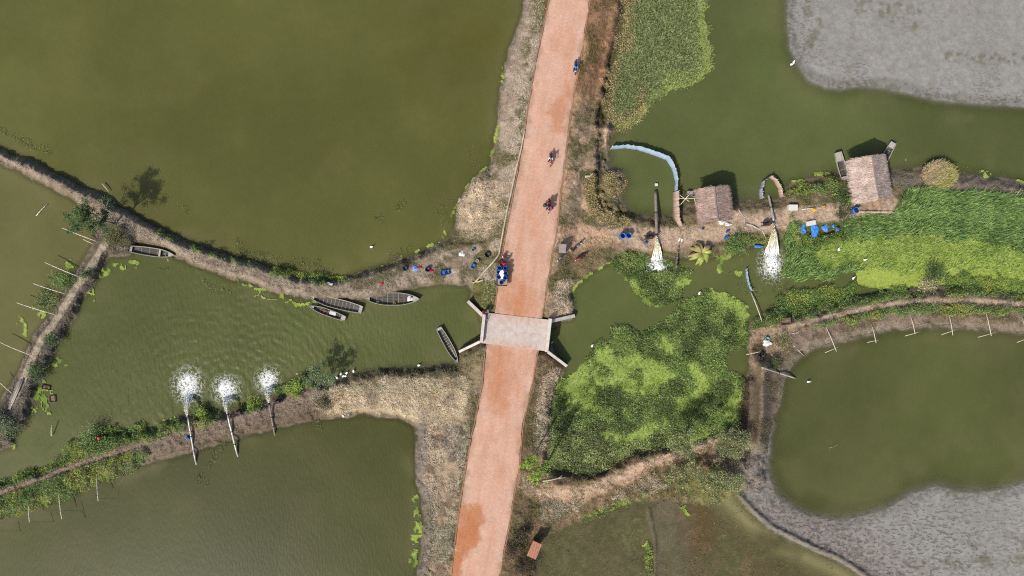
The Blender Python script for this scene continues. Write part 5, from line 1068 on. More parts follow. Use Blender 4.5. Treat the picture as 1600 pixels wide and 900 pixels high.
def person(label, loc, rz, pose, shirt, pants, sleeves=True):
    p = POSE[pose]; root = thing('person', label, 'person', loc, rz)
    def m(j, s_): v = p[j]; return Vector((v[0], v[1] * s_, v[2]))
    caps = [(m('pel', 1), m('che', 1), .155, .165, 1), (m('che', 1), m('nec', 1), .15, .065, 1), (m('nec', 1), m('hea', 1), .058, .085, 0), (m('hea', 1), m('hea', 1) + Vector((.01, 0, .06)), .098, .10, 0), (m('hea', 1) + Vector((.08, 0, -.01)), m('hea', 1) + Vector((.115, 0, -.03)), .03, .018, 0)]
    for s_ in (1, -1):
        caps += [(m('che', 1) + Vector((0, .05 * s_, .06)), m('sho', s_), .10, .075, 1), (m('sho', s_), m('elb', s_), .062, .047, 1 if sleeves else 0), (m('elb', s_), m('han', s_), .045, .030, 0), (m('pel', 1) + Vector((0, .08 * s_, -.02)), m('kne', s_), .098, .066, 2), (m('kne', s_), m('ank', s_), .062, .042, 2), (m('ank', s_), m('toe', s_), .048, .036, 3),
                 (m('han', s_), m('han', s_) + (m('han', s_) - m('elb', s_)).normalized() * .07, .036, .038, 0), (m('hea', s_) + Vector((-.005, .095 * s_, 0)), m('hea', s_) + Vector((-.01, .108 * s_, .02)), .022, .018, 0)]
    mb = MB()
    for a, b, ra, rb, _k in caps:
        d = (b - a); dn = d.normalized() if d.length > 1e-6 else Vector((0, 0, 1))
        mb.tube([a - dn * ra * .9, a - dn * ra * .5, a, b, b + dn * rb * .5, b + dn * rb * .9], [ra * .4, ra * .86, ra, rb, rb * .86, rb * .4], 10)
    tmp = bpy.data.objects.new('tmp_body', mb.mesh('tmp_body')); COL.objects.link(tmp)
    md = tmp.modifiers.new('r', 'REMESH'); md.mode = 'VOXEL'; md.voxel_size = .024; md.use_smooth_shade = True
    me = bpy.data.meshes.new_from_object(tmp.evaluated_get(bpy.context.evaluated_depsgraph_get())); me.name = 'body'
    bpy.data.objects.remove(tmp, do_unlink=True)
    # five separate, bent fingers on each hand
    fb = MB()
    for s_ in (1, -1):
        d = (m('han', s_) - m('elb', s_)).normalized(); side = d.cross(Vector((0, 0, 1))).normalized(); tip = m('han', s_) + d * .085
        for k_, ln in enumerate((.060, .068, .064, .050)):
            b0 = tip + side * (-.027 + .018 * k_); fb.tube([b0, b0 + d * ln * .6 + Vector((0, 0, -.008)), b0 + d * ln * .85 + Vector((0, 0, -.03))], [.009, .0085, .007], 5)
        b0 = m('han', s_) + d * .03 - side * s_ * .03; fb.tube([b0, b0 + d * .03 - side * s_ * .025, b0 + d * .055 - side * s_ * .03 + Vector((0, 0, -.012))], [.011, .010, .008], 5)
    nv = len(me.vertices); co = np.empty(nv * 3, np.float32); me.vertices.foreach_get('co', co); co = co.reshape(-1, 3)
    faces = [tuple(pl.vertices) for pl in me.polygons]; cen = np.array([co[list(f)].mean(0) for f in faces])
    best = np.full(len(cen), 1e9); mi = np.zeros(len(cen), int)
    for a, b, ra, rb, k_ in caps:
        a_ = np.array(a); e = np.array(b) - a_; t_ = np.clip(((cen - a_) @ e) / (e @ e + 1e-9), 0, 1); dd_ = np.linalg.norm(cen - a_ - t_[:, None] * e, axis=1) - (ra + (rb - ra) * t_); w_ = dd_ < best; best[w_] = dd_[w_]; mi[w_] = k_
    me2 = bpy.data.meshes.new('body'); me2.from_pydata([tuple(c) for c in co] + fb.v, [], faces + [tuple(i_ + nv for i_ in f) for f in fb.f])
    for mt in (M_SKIN, shirt, pants, M_SHOE): me2.materials.append(mt)
    me2.polygons.foreach_set('material_index', np.r_[mi, np.zeros(len(fb.f), int)].astype(np.int32)); me2.polygons.foreach_set('use_smooth', np.ones(len(me2.polygons), bool)); me2.update()
    link('body', me2, None, root); bpy.data.meshes.remove(me)
    h = m('hea', 1); hb = MB(); hb.lathe([(.112, -.01), (.118, .04), (.108, .10), (.075, .145), (.03, .165), (.002, .168)], 14, (h.x - .018, 0, h.z + .01)); hb.build('hair', M_HAIR, root, True)
    for s_ in (1, -1): MB().ball((h.x + .095, .036 * s_, h.z + .02), .012, 6, 4).build('eye', M_EYE, root)
    return root

# ------------------------------------------------------------------ two- and three-wheelers
M_CHROME = mat('chrome', (.6, .6, .6), .25, .05, 5, 0, metal=1.0); M_RED = mat('red_paint', alb((196, 44, 52)), .35, .08, 5, 0, spec=.5); M_BLACK = mat('black_vinyl', alb((48, 46, 50)), .55, .15, 8, .1); M_GREYP = mat('grey_paint', alb((120, 122, 128)), .4, .1, 5, 0, spec=.5); M_BLUEPT = mat('blue_paint', alb((40, 70, 150)), .35, .08, 5, 0, spec=.5); M_LAMP = mat('lamp_glass', alb((230, 226, 210)), .15, .03, 5, 0, spec=.6); M_YELP = mat('yellow_plastic', alb((240, 196, 40)), .45, .1, 4, 0, spec=.4); M_REDC = mat('red_plastic', alb((212, 44, 50)), .45, .1, 4, 0, spec=.4)
def wheel(root, x, y, r, tw=.045, spokes=8):
    w = MB().torus((x, y, r), r - tw, tw).build('wheel', M_RUBBER, root, True); w.name = 'wheel'
    MB().torus((x, y, r), r - tw * 1.9, .014, n=16, m=4).build('rim', M_CHROME, w)
    b = MB(); b.tube([(x, y - .06, r), (x, y + .06, r)], .04, 8)
    for k_ in range(spokes):
        a = math.pi * 2 * k_ / spokes; b.tube([(x, y, r), (x + math.cos(a) * (r - tw * 1.9), y, r + math.sin(a) * (r - tw * 1.9))], .006, 3, False)
    b.build('spokes', M_CHROME, w)
def motorcycle(label, loc, rz, paint_, name='motorcycle', lean=0.0):
    root = thing(name, label, 'motorcycle', loc, rz, 'motorcycles'); root.rotation_euler = (lean, 0, rz)
    wheel(root, .64, 0, .30); wheel(root, -.60, 0, .30)
    b = MB(); b.tube([(.52, 0, .82), (.1, 0, .55), (-.2, 0, .40), (-.60, 0, .31)], .035, 6); b.tube([(.45, 0, .78), (.12, 0, .30), (-.2, 0, .28)], .03, 6); b.tube([(-.1, 0, .62), (-.62, 0, .66)], .03, 6)
    for s_ in (-1, 1): b.tube([(-.55, s_ * .10, .66), (-.60, s_ * .09, .31)], .02, 5)
    b.build('frame', M_BLACK, root)
    MB().ball((.16, 0, .76), (.27, .15, .12), 12, 8).build('fuel_tank', paint_, root, True)
    MB().box((-.36, 0, .79), (.72, .25, .10), taper=.85).build('seat', M_BLACK, root)
    MB().box((.02, 0, .38), (.36, .26, .30), taper=.8).build('engine', M_GREYP, root)
    b = MB(); [b.tube([(.52, s_ * .08, .88), (.64, s_ * .08, .30)], .024, 6) for s_ in (-1, 1)]; b.build('front_fork', M_CHROME, root)
    MB().tube([(.38, .36, .98), (.50, .20, 1.0), (.52, 0, .94), (.50, -.20, 1.0), (.38, -.36, .98)], .018, 6).build('handlebar', M_CHROME, root)
    MB().lathe([(.03, -.08), (.09, -.04), (.10, .03), (.085, .05)], 12, M=Matrix.Translation((.62, 0, .86)) @ Matrix.Rotation(math.pi / 2, 4, 'Y')).build('headlight', M_LAMP, root, True)
    MB().box((.66, 0, .63), (.42, .13, .03), ry=.15).build('front_mudguard', paint_, root); MB().box((-.72, 0, .66), (.42, .16, .04), ry=.25).build('rear_mudguard', paint_, root)
    MB().tube([(.05, -.16, .28), (-.3, -.19, .24), (-.78, -.19, .32)], [.03, .045, .05], 7).build('exhaust', M_CHROME, root)
    for s_ in (-1, 1): b = MB(); b.tube([(.44, s_ * .28, .99), (.42, s_ * .32, 1.14)], .008, 4); b.ball((.42, s_ * .33, 1.16), (.02, .06, .035), 8, 5); b.build('mirror', M_BLACK, root)
    return root
RZ = ROADZ + .055
def bag(name, label, cat, loc, r, m, strap=True):
    root = thing(name, label, cat, loc, R.uniform(0, 3)); b = MB(); b.lathe([(r * .75, 0), (r, r * .25), (r * .98, r * .7), (r * .7, r * 1.1), (r * .28, r * 1.3), (r * .36, r * 1.5)], 12)
    b.v = [(x_ * (1 + .12 * math.sin(5 * y_ / r + x_)), y_ * (1 + .15 * math.sin(4 * x_ / r)), z_) for x_, y_, z_ in b.v]; b.build('sack', m, root, True)
    MB().torus((0, 0, r * 1.3), r * .3, r * .07, 'Z', 10, 5).build('tie', M_RIB, root); return root
DN = ang(-.06, 1)
q = W(860, 250, RZ); motorcycle('red motorcycle of the white shirted rider driving down the road', q, DN, M_RED)
person('person in a white shirt riding the red motorcycle', W(860.3, 247, RZ + .80), DN, 'ride', cloth('white_shirt', (226, 228, 232)), cloth('dark_trousers', (60, 62, 74)))
q = W(857, 323, RZ); motorcycle('dark motorcycle carrying two people and bundles on the road', q, DN, M_GREYP)
person('person in a grey shirt driving the loaded motorcycle', W(857, 322.5, RZ + .80), DN, 'ride', cloth('grey_shirt', (120, 118, 132)), cloth('black_trousers', (46, 46, 54)))
person('person in maroon riding pillion on the loaded motorcycle', W(858.2, 317, RZ + .84), DN, 'sit', cloth('maroon_cloth', (120, 36, 52)), cloth('maroon_skirt', (92, 30, 46)))
bag('cloth_bundle', 'bright pink bundle hung on the loaded motorcycle', 'bundle', W(862, 325, RZ + .45), .24, cloth('pink_cloth', (220, 30, 140))); bag('cloth_bundle', 'dark bundle on the left side of the loaded motorcycle', 'bundle', W(851.5, 321, RZ + .45), .26, cloth('charcoal_cloth', (70, 70, 84)))
bag('cloth_bundle', 'red bundle behind the pillion rider', 'bundle', W(858, 313.5, RZ + .72), .2, cloth('red_cloth', (170, 40, 50)))
q = W(899, 107, RZ - .04); motorcycle('blue motorcycle at the right edge of the road near the top', q, DN, M_BLUEPT)
person('person in a bright blue shirt riding near the top of the road', W(899.3, 105, RZ + .76), DN, 'ride', cloth('sky_blue_shirt', (60, 160, 220)), cloth('navy_trousers', (30, 40, 92)))
zz_ = gz(900, 384); motorcycle('grey motorcycle parked behind the small kiosk', W(900, 385, zz_), ang(1, -.85), M_GREYP, lean=.14)
zz_ = gz(876, 404); motorcycle('dark motorcycle parked at the corner of the small kiosk', W(877, 403, zz_), ang(-1, 1.1), M_GREYP, lean=.14)
zz_ = gz(906, 405); motorcycle('small red motorcycle parked on the bank above the channel', W(906, 405, zz_), ang(-1, .55), M_RED, lean=.14)
# small kiosk box
root = thing('kiosk', 'small grey box kiosk at the roadside by the parked motorcycles', 'kiosk', W(878, 389, gz(878, 389)), ang(1, .08)); M_KIOSK = mat('grey_tin', alb((168, 154, 150)), .6, .12, 3, .1, dirt=alb((140, 124, 116)))
MB().box((0, 0, .5), (.72, .95, 1.0)).build('body', M_KIOSK, root); MB().box((0, 0, 1.04), (.84, 1.08, .06)).build('lid', M_KIOSK, root); MB().box((-.37, 0, .55), (.03, .7, .5)).build('shutter', M_PLANK, root)
for sx in (-1, 1):
    for sy in (-1, 1): MB().box((sx * .3, sy * .42, -.12), (.07, .07, .3)).build('leg', M_PLANK, root)
# cargo tricycle with blue drums
def drum(label, loc, r=.23, h=.72, m=None, fill=None, group='blue drums', name='drum', cat='drum'):
    root = thing(name, label, cat, loc, R.uniform(0, 3), group); m = m or M_BLUEP
    MB().lathe([(r * .92, 0), (r, h * .05), (r, h * .3), (r * 1.04, h * .34), (r, h * .38), (r, h * .62), (r * 1.04, h * .66), (r, h * .70), (r * .98, h), (r * .88, h), (r * .88, h * .08), (.001, h * .07)], 18).build('shell', m, root, True)
    MB().torus((0, 0, h), r * .95, .022, 'Z', 18, 6).build('rim', m, root, True)
    if fill is not None: MB().lathe([(r * .87, h * .80), (r * .5, h * .84), (.001, h * .86)], 16).build('contents', fill, root, True)
    return root
UP = ang(.04, -1)
tz = ROADZ + .055; root = thing('cargo_tricycle', 'motor cargo tricycle loaded with blue drums at the roadside', 'tricycle', W(785, 424, tz), UP); M_WOOD = mat('bed_wood', alb((186, 164, 132)), .8, .25, 4, .3, streak=(1, 5, 1))
wheel(root, 1.75, 0, .28, .06); wheel(root, -1.0, .58, .28, .06); wheel(root, -1.0, -.58, .28, .06)
b = MB(); b.tube([(1.75, 0, .85), (1.2, 0, .45), (-1.6, 0, .45)], .05, 6); b.tube([(-1.0, -.6, .30), (-1.0, .6, .30)], .04, 6); b.build('chassis', M_BLACK, root)
for k_ in range(7): MB().box((-.62, -.54 + k_ * .18, .60), (2.35, .165, .05)).build('bed_plank', M_WOOD, root)
for s_ in (-1, 1): MB().box((-.62, s_ * .66, .74), (2.35, .04, .24)).build('side_board', M_BLUEPT, root)
MB().box((-1.82, 0, .74), (.05, 1.36, .24)).build('tail_board', M_WOOD, root); MB().box((.58, 0, .80), (.05, 1.36, .36)).build('head_board', M_BLUEPT, root)
MB().box((.95, 0, .72), (.45, .5, .12)).build('seat', M_BLACK, root); b = MB(); [b.tube([(1.55, s_ * .1, 1.0), (1.75, s_ * .1, .28)], .03, 6) for s_ in (-1, 1)]; b.build('front_fork', M_CHROME, root)
MB().tube([(1.35, .42, 1.1), (1.5, .2, 1.12), (1.55, 0, 1.05), (1.5, -.2, 1.12), (1.35, -.42, 1.1)], .02, 6).build('handlebar', M_CHROME, root); MB().ball((1.72, 0, .98), (.09, .1, .1), 10, 6).build('headlight', M_LAMP, root, True); MB().box((1.8, 0, .62), (.5, .18, .03)).build('front_mudguard', M_RED, root); MB().ball((1.35, 0, .74), (.3, .16, .12), 10, 6).build('fuel_tank', M_RED, root, True)
M_FISH = mat('white_crushed_ice', (.78, .79, .80), .5, .1, 8, .4)
pos_ = [(.36, .36), (.36, -.36), (-.16, .42), (-.22, -.42), (-.74, .38), (-.80, -.38), (-1.36, .05)]
who = ['front left drum', 'front right drum', 'middle left drum', 'middle right drum', 'third left drum', 'third right drum', 'rearmost drum']
for (x_, y_), wn in zip(pos_, who): v = Matrix.Rotation(UP, 4, 'Z') @ Vector((x_, y_, .63)); drum(wn + ' of the seven blue drums on the cargo tricycle', root.location + v, .25, .7)
icer = thing('ice_heap', 'white heap of ice bags between the drums on the tricycle', 'ice', root.location + Matrix.Rotation(UP, 4, 'Z') @ Vector((-.42, 0, .63)), UP)
for k_ in range(6):
    b = MB(); b.ball((R.uniform(-.55, .55), R.uniform(-.14, .14), .62 + R.uniform(0, .12)), (.26, .19, .16), 10, 7); b.v = [(x_ + R.gauss(0, .015), y_ + R.gauss(0, .015), z_) for x_, y_, z_ in b.v]; b.build('bag', M_FISH, icer, True)
MB().box((0, 0, .28), (1.25, .3, .56), taper=.8).build('base_block', M_FISH, icer)
person('person in red driving the cargo tricycle', W(787, 413, tz + .78), UP, 'ride', cloth('scarlet_shirt', (226, 36, 44)), cloth('brown_cloth', (100, 70, 58)))
person('person in dark clothes standing beside the tricycle front', W(779.5, 411, gz(779, 411) ), UP, 'stand', cloth('dark_red_shirt', (104, 48, 46)), cloth('brown_trousers', (84, 66, 54)))
# person on the bridge with a bicycle
person('person in red sitting on the left end of the bridge parapet', W(755, 487.5, DECKZ + .64), ang(1, .55), 'sit', cloth('coral_red_shirt', (232, 56, 72)), cloth('grey_trousers', (92, 92, 104)))
root = thing('bicycle', 'dark bicycle leaning by the left parapet of the bridge', 'bicycle', W(761.5, 494, DECKZ), ang(-.15, 1)); wheel(root, .52, 0, .33, .022, 10); wheel(root, -.52, 0, .33, .022, 10)
b = MB(); b.tube([(-.52, 0, .33), (-.15, 0, .32), (.38, 0, .75), (-.25, 0, .78), (-.15, 0, .32)], .018, 5); b.tube([(-.25, 0, .78), (-.52, 0, .33)], .014, 5); b.tube([(.36, 0, .85), (.52, 0, .33)], .018, 5); b.build('frame', M_BLACK, root)
MB().box((-.28, 0, .88), (.26, .15, .06), taper=.7).build('saddle', M_BLACK, root); MB().tube([(.25, .28, .95), (.36, .12, .98), (.36, 0, .92), (.36, -.12, .98), (.25, -.28, .95)], .013, 5).build('handlebar', M_CHROME, root); MB().box((-.6, 0, .72), (.42, .28, .22)).build('carrier_basket', M_GREYP, root)

# ------------------------------------------------------------------ hose beside the road
M_HOSE = mat('pale_hose', alb((206, 190, 160)), .7, .12, 3, .1, dirt=alb((170, 146, 112))); root = thing('discharge_hose', 'long pale hose along the left road edge with a forked end at the channel', 'hose', W(786, 385, gz(786, 385)))
hp = resample([(820,203),(814,235),(807,262),(799,300),(792,330),(786,362),(782,385),(779.5,398),(770,410),(757,424),(743,440)], 60); pl = [W(a, b_, max(gz(a, b_), gz(a - 4, b_)) + .10 + (.25 if b_ > 400 else 0)) - root.location for a, b_ in hp]
MB().tube(pl, .105, 8).build('tube', M_HOSE, root, True)
for pts_ in ([(743, 440), (740, 442), (737, 440)], [(743, 440), (748, 440), (753, 438), (755, 437)]): MB().tube([W(a, b_, gz(a, b_) + .32) - root.location for a, b_ in pts_], [.1, .095, .085], 8).build('branch', M_HOSE, root, True)

# ------------------------------------------------------------------ drums, crates, bags and other small things
def crate(label, px, py, sx, sy, h, rz, m, name='crate', cat='crate', n=4, z=None):
    root = thing(name, label, cat, W(px, py, gz(px, py) if z is None else z), rz); MB().box((0, 0, .03), (sx, sy, .05)).build('base', m, root)
    for s_ in (-1, 1):
        for k_ in range(n):
            zz2 = .09 + (h - .09) * (k_ + .5) / n; MB().box((0, s_ * (sy / 2 - .015), zz2), (sx, .03, (h - .09) / n * .82)).build('side_slat', m, root); MB().box((s_ * (sx / 2 - .015), 0, zz2), (.03, sy - .07, (h - .09) / n * .82)).build('end_slat', m, root)
    b = MB(); [b.box((a * (sx / 2 - .02), c_ * (sy / 2 - .02), h / 2), (.06, .06, h + .02)) for a in (-1, 1) for c_ in (-1, 1)]; b.build('corner_posts', m, root); return root
M_NAVY = mat('navy_plastic', alb((38, 44, 92)), .5, .12, 4, 0, spec=.4); M_TEAL = mat('teal_plastic', alb((130, 176, 176)), .5, .1, 4, 0); M_DRK = mat('black_plastic', alb((46, 48, 54)), .5, .15, 4, 0); M_STY = mat('styrofoam', alb((226, 222, 212)), .8, .08, 5, .2)
crate('left of the two blue fish crates side by side on the dike', 692, 427, .5, .62, .34, .12, M_BLUEP); crate('right of the two blue fish crates side by side on the dike', 699.5, 425.5, .42, .58, .34, .15, M_BLUEP); crate('single blue crate next to the white pail on the dike', 739.5, 416, .46, .56, .32, -.45, M_BLUEP)
def pail(label, px, py, r, h, m, fill=None, z=None, name='pail'): return drum(label, W(px, py, gz(px, py) if z is None else z), r, h, m, fill, None, name, 'pail')
pail('white pail beside the single blue crate', 746, 407.5, .17, .32, M_WHITE); pail('black tub on the dike left of the tricycle', 762, 398, .34, .42, M_DRK, name='tub'); pail('grey green jar at the top of the dike corner', 739.5, 390.5, .19, .36, M_TEAL, M_DRK, name='jar'); pail('navy tub furthest left of the fishing gear on the dike', 633.5, 419.5, .30, .36, M_NAVY, name='tub'); pail('navy basin next to a red cloth on the dike', 668.5, 421, .30, .34, M_NAVY, name='basin'); pail('teal tub beside the white tarp on the right dike', 1198, 529.5, .24, .3, M_TEAL, name='tub')
drum('left one of the two blue barrels on the causeway path', W(971.5, 369, gz(971, 369)), .34, .95, name='barrel', cat='barrel', group='blue barrels'); drum('right one of the two blue barrels on the causeway path', W(981, 368.5, gz(981, 369)), .34, .95, name='barrel', cat='barrel', group='blue barrels'); drum('blue drum standing below the big hut', W(1333, 329.5, gz(1333, 329)), .36, .9, name='barrel', cat='barrel', group='blue barrels', fill=M_NAVY)
def cloth_heap(label, px, py, rx, ry, h, m, rz=0, z=None, name='cloth', cat='cloth', seed=0):
    """crumpled sheet lying on the ground"""
    z0 = gz(px, py) + (.18 if m is M_TARP else 0) if z is None else z; root = thing(name, label, cat, W(px, py, z0), rz); rr_ = random.Random(seed + int(px)); n = 16; V = []; F = []; ph = [rr_.uniform(0, 6) for _ in range(6)]
    rad = [1 + .16 * math.sin(2 * math.pi * k_ / 28 * 3 + ph[0]) + .10 * math.sin(2 * math.pi * k_ / 28 * 5 + ph[1]) + rr_.uniform(-.05, .05) for k_ in range(28)]
    V.append((0, 0, h)); 
    for i_ in range(1, 8):
        t_ = i_ / 7
        for k_ in range(28):
            a = 2 * math.pi * k_ / 28; q_ = t_ * rad[k_]; f_ = .5 + .5 * math.sin(k_ * 1.3 + 3 * t_ + ph[2]) * math.sin(2.1 * a + 5 * t_ + ph[3])
            V.append((rx * q_ * math.cos(a), ry * q_ * math.sin(a), .03 + h * (1 - t_ ** 2) * (.55 + .9 * f_) * .7 + rr_.uniform(0, .02)))
    for k_ in range(28): F.append((0, 1 + k_, 1 + (k_ + 1) % 28))
    for i_ in range(6):
        for k_ in range(28): a = 1 + i_ * 28; F.append((a + k_, a + 28 + k_, a + 28 + (k_ + 1) % 28, a + (k_ + 1) % 28))
    n0 = len(V); V += [(x_, y_, 0) for x_, y_, z_ in V[-28:]]
    for k_ in range(28): a = n0 - 28; F.append((a + k_, n0 + k_, n0 + (k_ + 1) % 28, a + (k_ + 1) % 28))
    MB().add(V, F).build('sheet', m, root, True); return root
M_TARP = mat('blue_tarp', alb((60, 140, 226)), .45, .14, 4, .2, spec=.4, dirt=alb((108, 166, 226))); C_W = cloth('white_cloth', (234, 232, 228)); C_R = cloth('crimson_cloth', (196, 36, 62)); C_LB = cloth('pale_blue_cloth', (130, 160, 230)); C_Y = cloth('yellow_cloth', (240, 206, 70))
for a in ((1253.5, 357, .50, .82, .18, M_TARP, 'crumpled blue tarp furthest left on the green bank'), (1272.5, 360, .48, 1.1, .2, M_TARP, 'longest crumpled blue tarp hanging down the green bank'), (1290, 356.5, .42, .5, .16, M_TARP, 'third blue tarp from the left with red edges'), (1302, 353, .18, .25, .14, M_TARP, 'tiny blue tarp scrap second from the right'), (1308.5, 358.5, .25, .28, .16, M_TARP, 'small blue tarp scrap furthest right'),
          (1185, 385, .55, .18, .12, M_TARP, 'narrow blue tarp scrap beside the right water jet'), (722, 396.5, .40, .34, .26, C_W, 'white cloth heap alone on the dike'), (649, 419.5, .42, .34, .22, C_LB, 'pale blue clothes among the fishing gear on the dike'), (656, 417, .30, .22, .2, C_R, 'crimson and teal cloth beside the pale blue clothes'), (674, 422.5, .26, .22, .2, C_R, 'red cloth beside the navy basin'), (597.5, 443, .34, .26, .18, C_R, 'red cloth lying alone on the dike path'), (494, 443.5, .32, .26, .2, cloth('navy_cloth', (36, 42, 80)), 'dark bundle left on the dike above the moored boats'), (515, 444.5, .36, .28, .16, C_W, 'white sheet on the dike above the moored boats'),
          (1128, 347, .45, .30, .25, C_W, 'white laundry heap at the foot of the smaller hut'), (1138, 350.5, .48, .24, .25, C_W, 'longer white laundry heap below the smaller hut'), (1198.5, 536, .55, .40, .14, C_W, 'white tarp on the right dike'), (1247.5, 371.5, .38, .34, .22, cloth('cream_sack', (224, 206, 196)), 'cream sack below the leftmost blue tarp'), (1258, 511, .2, .18, .16, C_R, 'small red cloth on the right dike path')):
    cloth_heap(a[6], *a[:6])
cloth_heap('yellow cloth on the lower edge of the smaller hut roof', 1133, 338, .28, .34, .14, C_Y, z=2.75); cloth_heap('red cloth on the lower edge of the smaller hut roof', 1137, 340, .22, .24, .14, C_R, z=2.72)
M_CAN = mat('blue_can', alb((60, 110, 190)), .45, .12, 4, 0, spec=.4)
def can(label, px, py, m, s_=.3, h=.42):
    root = thing('jerry_can', label, 'jerry can', W(px, py, gz(px, py)), R.uniform(0, 3)); MB().box((0, 0, h * .42), (s_ * 1.25, s_ * .8, h * .84), taper=.94).build('body', m, root); b = MB(); b.tube([(-s_ * .4, 0, h * .84), (-s_ * .3, 0, h * 1.02), (s_ * .2, 0, h * 1.02), (s_ * .3, 0, h * .84)], .03, 6); b.build('handle', m, root); MB().lathe([(.05, 0), (.05, .06), (.001, .065)], 10, (s_ * .45, 0, h * .83)).build('cap', M_DRK, root)
for a in (('blue can beside the black engine left of the brown pipe', 1009, 379.5, M_CAN), ('blue can on the path right below the smaller hut', 1136, 362, M_CAN), ('large blue can at the lower edge of the causeway path', 1134.5, 372, M_BLUEP, .42, .5), ('dark blue can beside the bush on the causeway', 1150, 367, M_NAVY), ('small blue can between the mat fence and the smaller hut', 1097.5, 358, M_CAN, .2, .3), ('yellow can on the path above the blue tarps', 1271, 328, M_YELP, .36, .42), ('smaller yellow can at the right end of the pole', 1286, 323, M_YELP, .24, .3), ('blue can strapped to the leftmost suction pipe', 294.5, 684, M_BLUEP, .38, .5), ('yellow can beside the handlebars of the motorcycle at the kiosk', 891, 391, M_YELP, .2, .3)): can(*a)
def slab(name, label, cat, px, py, sx, sy, h, rz, m, z=None, tilt=0, lid=True):
    root = thing(name, label, cat, W(px, py, gz(px, py) if z is None else z), rz); root.rotation_euler = (tilt, 0, rz); MB().box((0, 0, h / 2), (sx, sy, h), taper=.96).build('body', m, root)
    if lid: MB().box((0, 0, h + .025), (sx * 1.02, sy * 1.02, .05)).build('lid', m, root)
slab('foam_box', 'white foam box on the grass above the causeway path', 'box', 1237, 325, 1.1, .7, .45, 0, M_STY); slab('foam_box', 'long white foam box between the two big blue tarps', 'box', 1266, 349, 1.1, .55, .3, .2, M_STY); slab('foam_box', 'small white foam box floating above the brown pipe', 'box', 1025, 289, .36, .3, .25, 0, M_STY, z=-.05)
slab('white_board', 'white board leaning at the foot of the mat fence', 'board', 1062, 350, .5, .75, .04, .2, M_WHITE, tilt=.3, lid=False); slab('white_board', 'white board at the top of the plank wall', 'board', 1063, 375.5, .48, .5, .04, -.5, M_WHITE, tilt=.25, lid=False); crate('wooden crate platform at the path junction on the right dike', 1226, 502, 1.2, .85, .4, .08, M_POST, n=3)
crate('broken wooden frame floating above the duckweed by the left dike', 73, 605, 1.0, .5, .2, -.2, M_RUST, n=2, z=.0); crate('small broken wooden frame at the corner of the duckweed', 83, 623, .7, .8, .25, .1, M_POST, n=2, z=.0)
for lb, px, py in (('orange ball in the bush on the lower left causeway', 156, 684),):
    root = thing('ball', lb, 'ball', W(px, py, gz(px, py) + 1.15)); MB().ball((0, 0, .2), .2, 14, 9).build('shell', mat('orange_plastic', alb((236, 96, 40)), .4, .06, 4, 0), root, True); MB().torus((0, 0, .2), .2, .012, 'Z', 16, 5).build('seam', M_DRK, root)

# ------------------------------------------------------------------ white birds
M_FEATH = mat('white_feathers', (.80, .80, .78), .8, .05, 12, .2); M_BEAK = mat('yellow_beak', alb((214, 170, 70)), .5, .1, 8, 0)
def bird(label, px, py, rz, s_=1.0, z=None):
    z0 = max(gz(px, py), .0) if z is None else z; root = thing('white_bird', label, 'bird', W(px, py, z0), rz, 'white birds')
    b = MB(); b.tube([(-.24 * s_, 0, .25 * s_), (-.14 * s_, 0, .27 * s_), (0, 0, .28 * s_), (.12 * s_, 0, .31 * s_), (.18 * s_, 0, .40 * s_), (.17 * s_, 0, .50 * s_), (.21 * s_, 0, .57 * s_), (.25 * s_, 0, .57 * s_), (.28 * s_, 0, .56 * s_)], [.03 * s_, .09 * s_, .13 * s_, .10 * s_, .05 * s_, .035 * s_, .045 * s_, .042 * s_, .015 * s_], 10); b.build('body', M_FEATH, root, True)
    MB().tube([(.275 * s_, 0, .56 * s_), (.37 * s_, 0, .545 * s_)], [.014 * s_, .003], 5).build('beak', M_BEAK, root)
    for k_ in (-1, 1):
        MB().ball((-.04 * s_, k_ * .105 * s_, .28 * s_), (.19 * s_, .035 * s_, .09 * s_), 10, 6).build('wing', M_FEATH, root, True); MB().tube([(0, k_ * .05 * s_, .2 * s_), (-.03 * s_, k_ * .05 * s_, .1 * s_), (.01 * s_, k_ * .05 * s_, -.12)], .011 * s_, 5).build('leg', M_DRK, root)
for a in (('leftmost of the white birds on the bank, below the bushy tree', 485, 596.5, .5), ('white bird in the shade right of the bushy tree', 515, 593, 1.0), ('white bird nearest the bushy tree on the waterline', 527, 589.5, 2.0), ('upper white bird of the close group on the bank', 533.5, 583.5, 1.2), ('lower left white bird of the close group on the bank', 537, 587.5, .3), ('lower right white bird of the close group on the bank', 540, 587, 2.6), ('white bird second from the right of the bank group', 542.5, 582.5, .8), ('rightmost white bird of the bank group', 553, 579.5, 1.5), ('lone white bird on the bank midway to the bridge', 655, 570.5, .4), ('white bird on the shore of the lower left pond', 537, 649.5, 2.0), ('white bird standing in the channel left of the marsh', 925, 540, 1.0), ('upper of the two white birds at the top right mud flat', 1239, 98, 1.3), ('lower of the two white birds at the top right mud flat', 1236, 101.5, .2), ('white bird floating in the right pond near the pipe', 1262, 596, .1), ('white bird standing in the reeds right of the water jet', 1309, 390, 1.6), ('white bird in the lime duckweed below the reeds', 1350, 406, .4), ('white bird at the corner of the open water and duckweed', 1332, 434.5, 1.0), ('small white bird in the north west pond near the dike', 581, 386, .3), ('white bird at the upper edge of the marsh', 1092, 458, 1.2)): bird(*a, s_=.82)

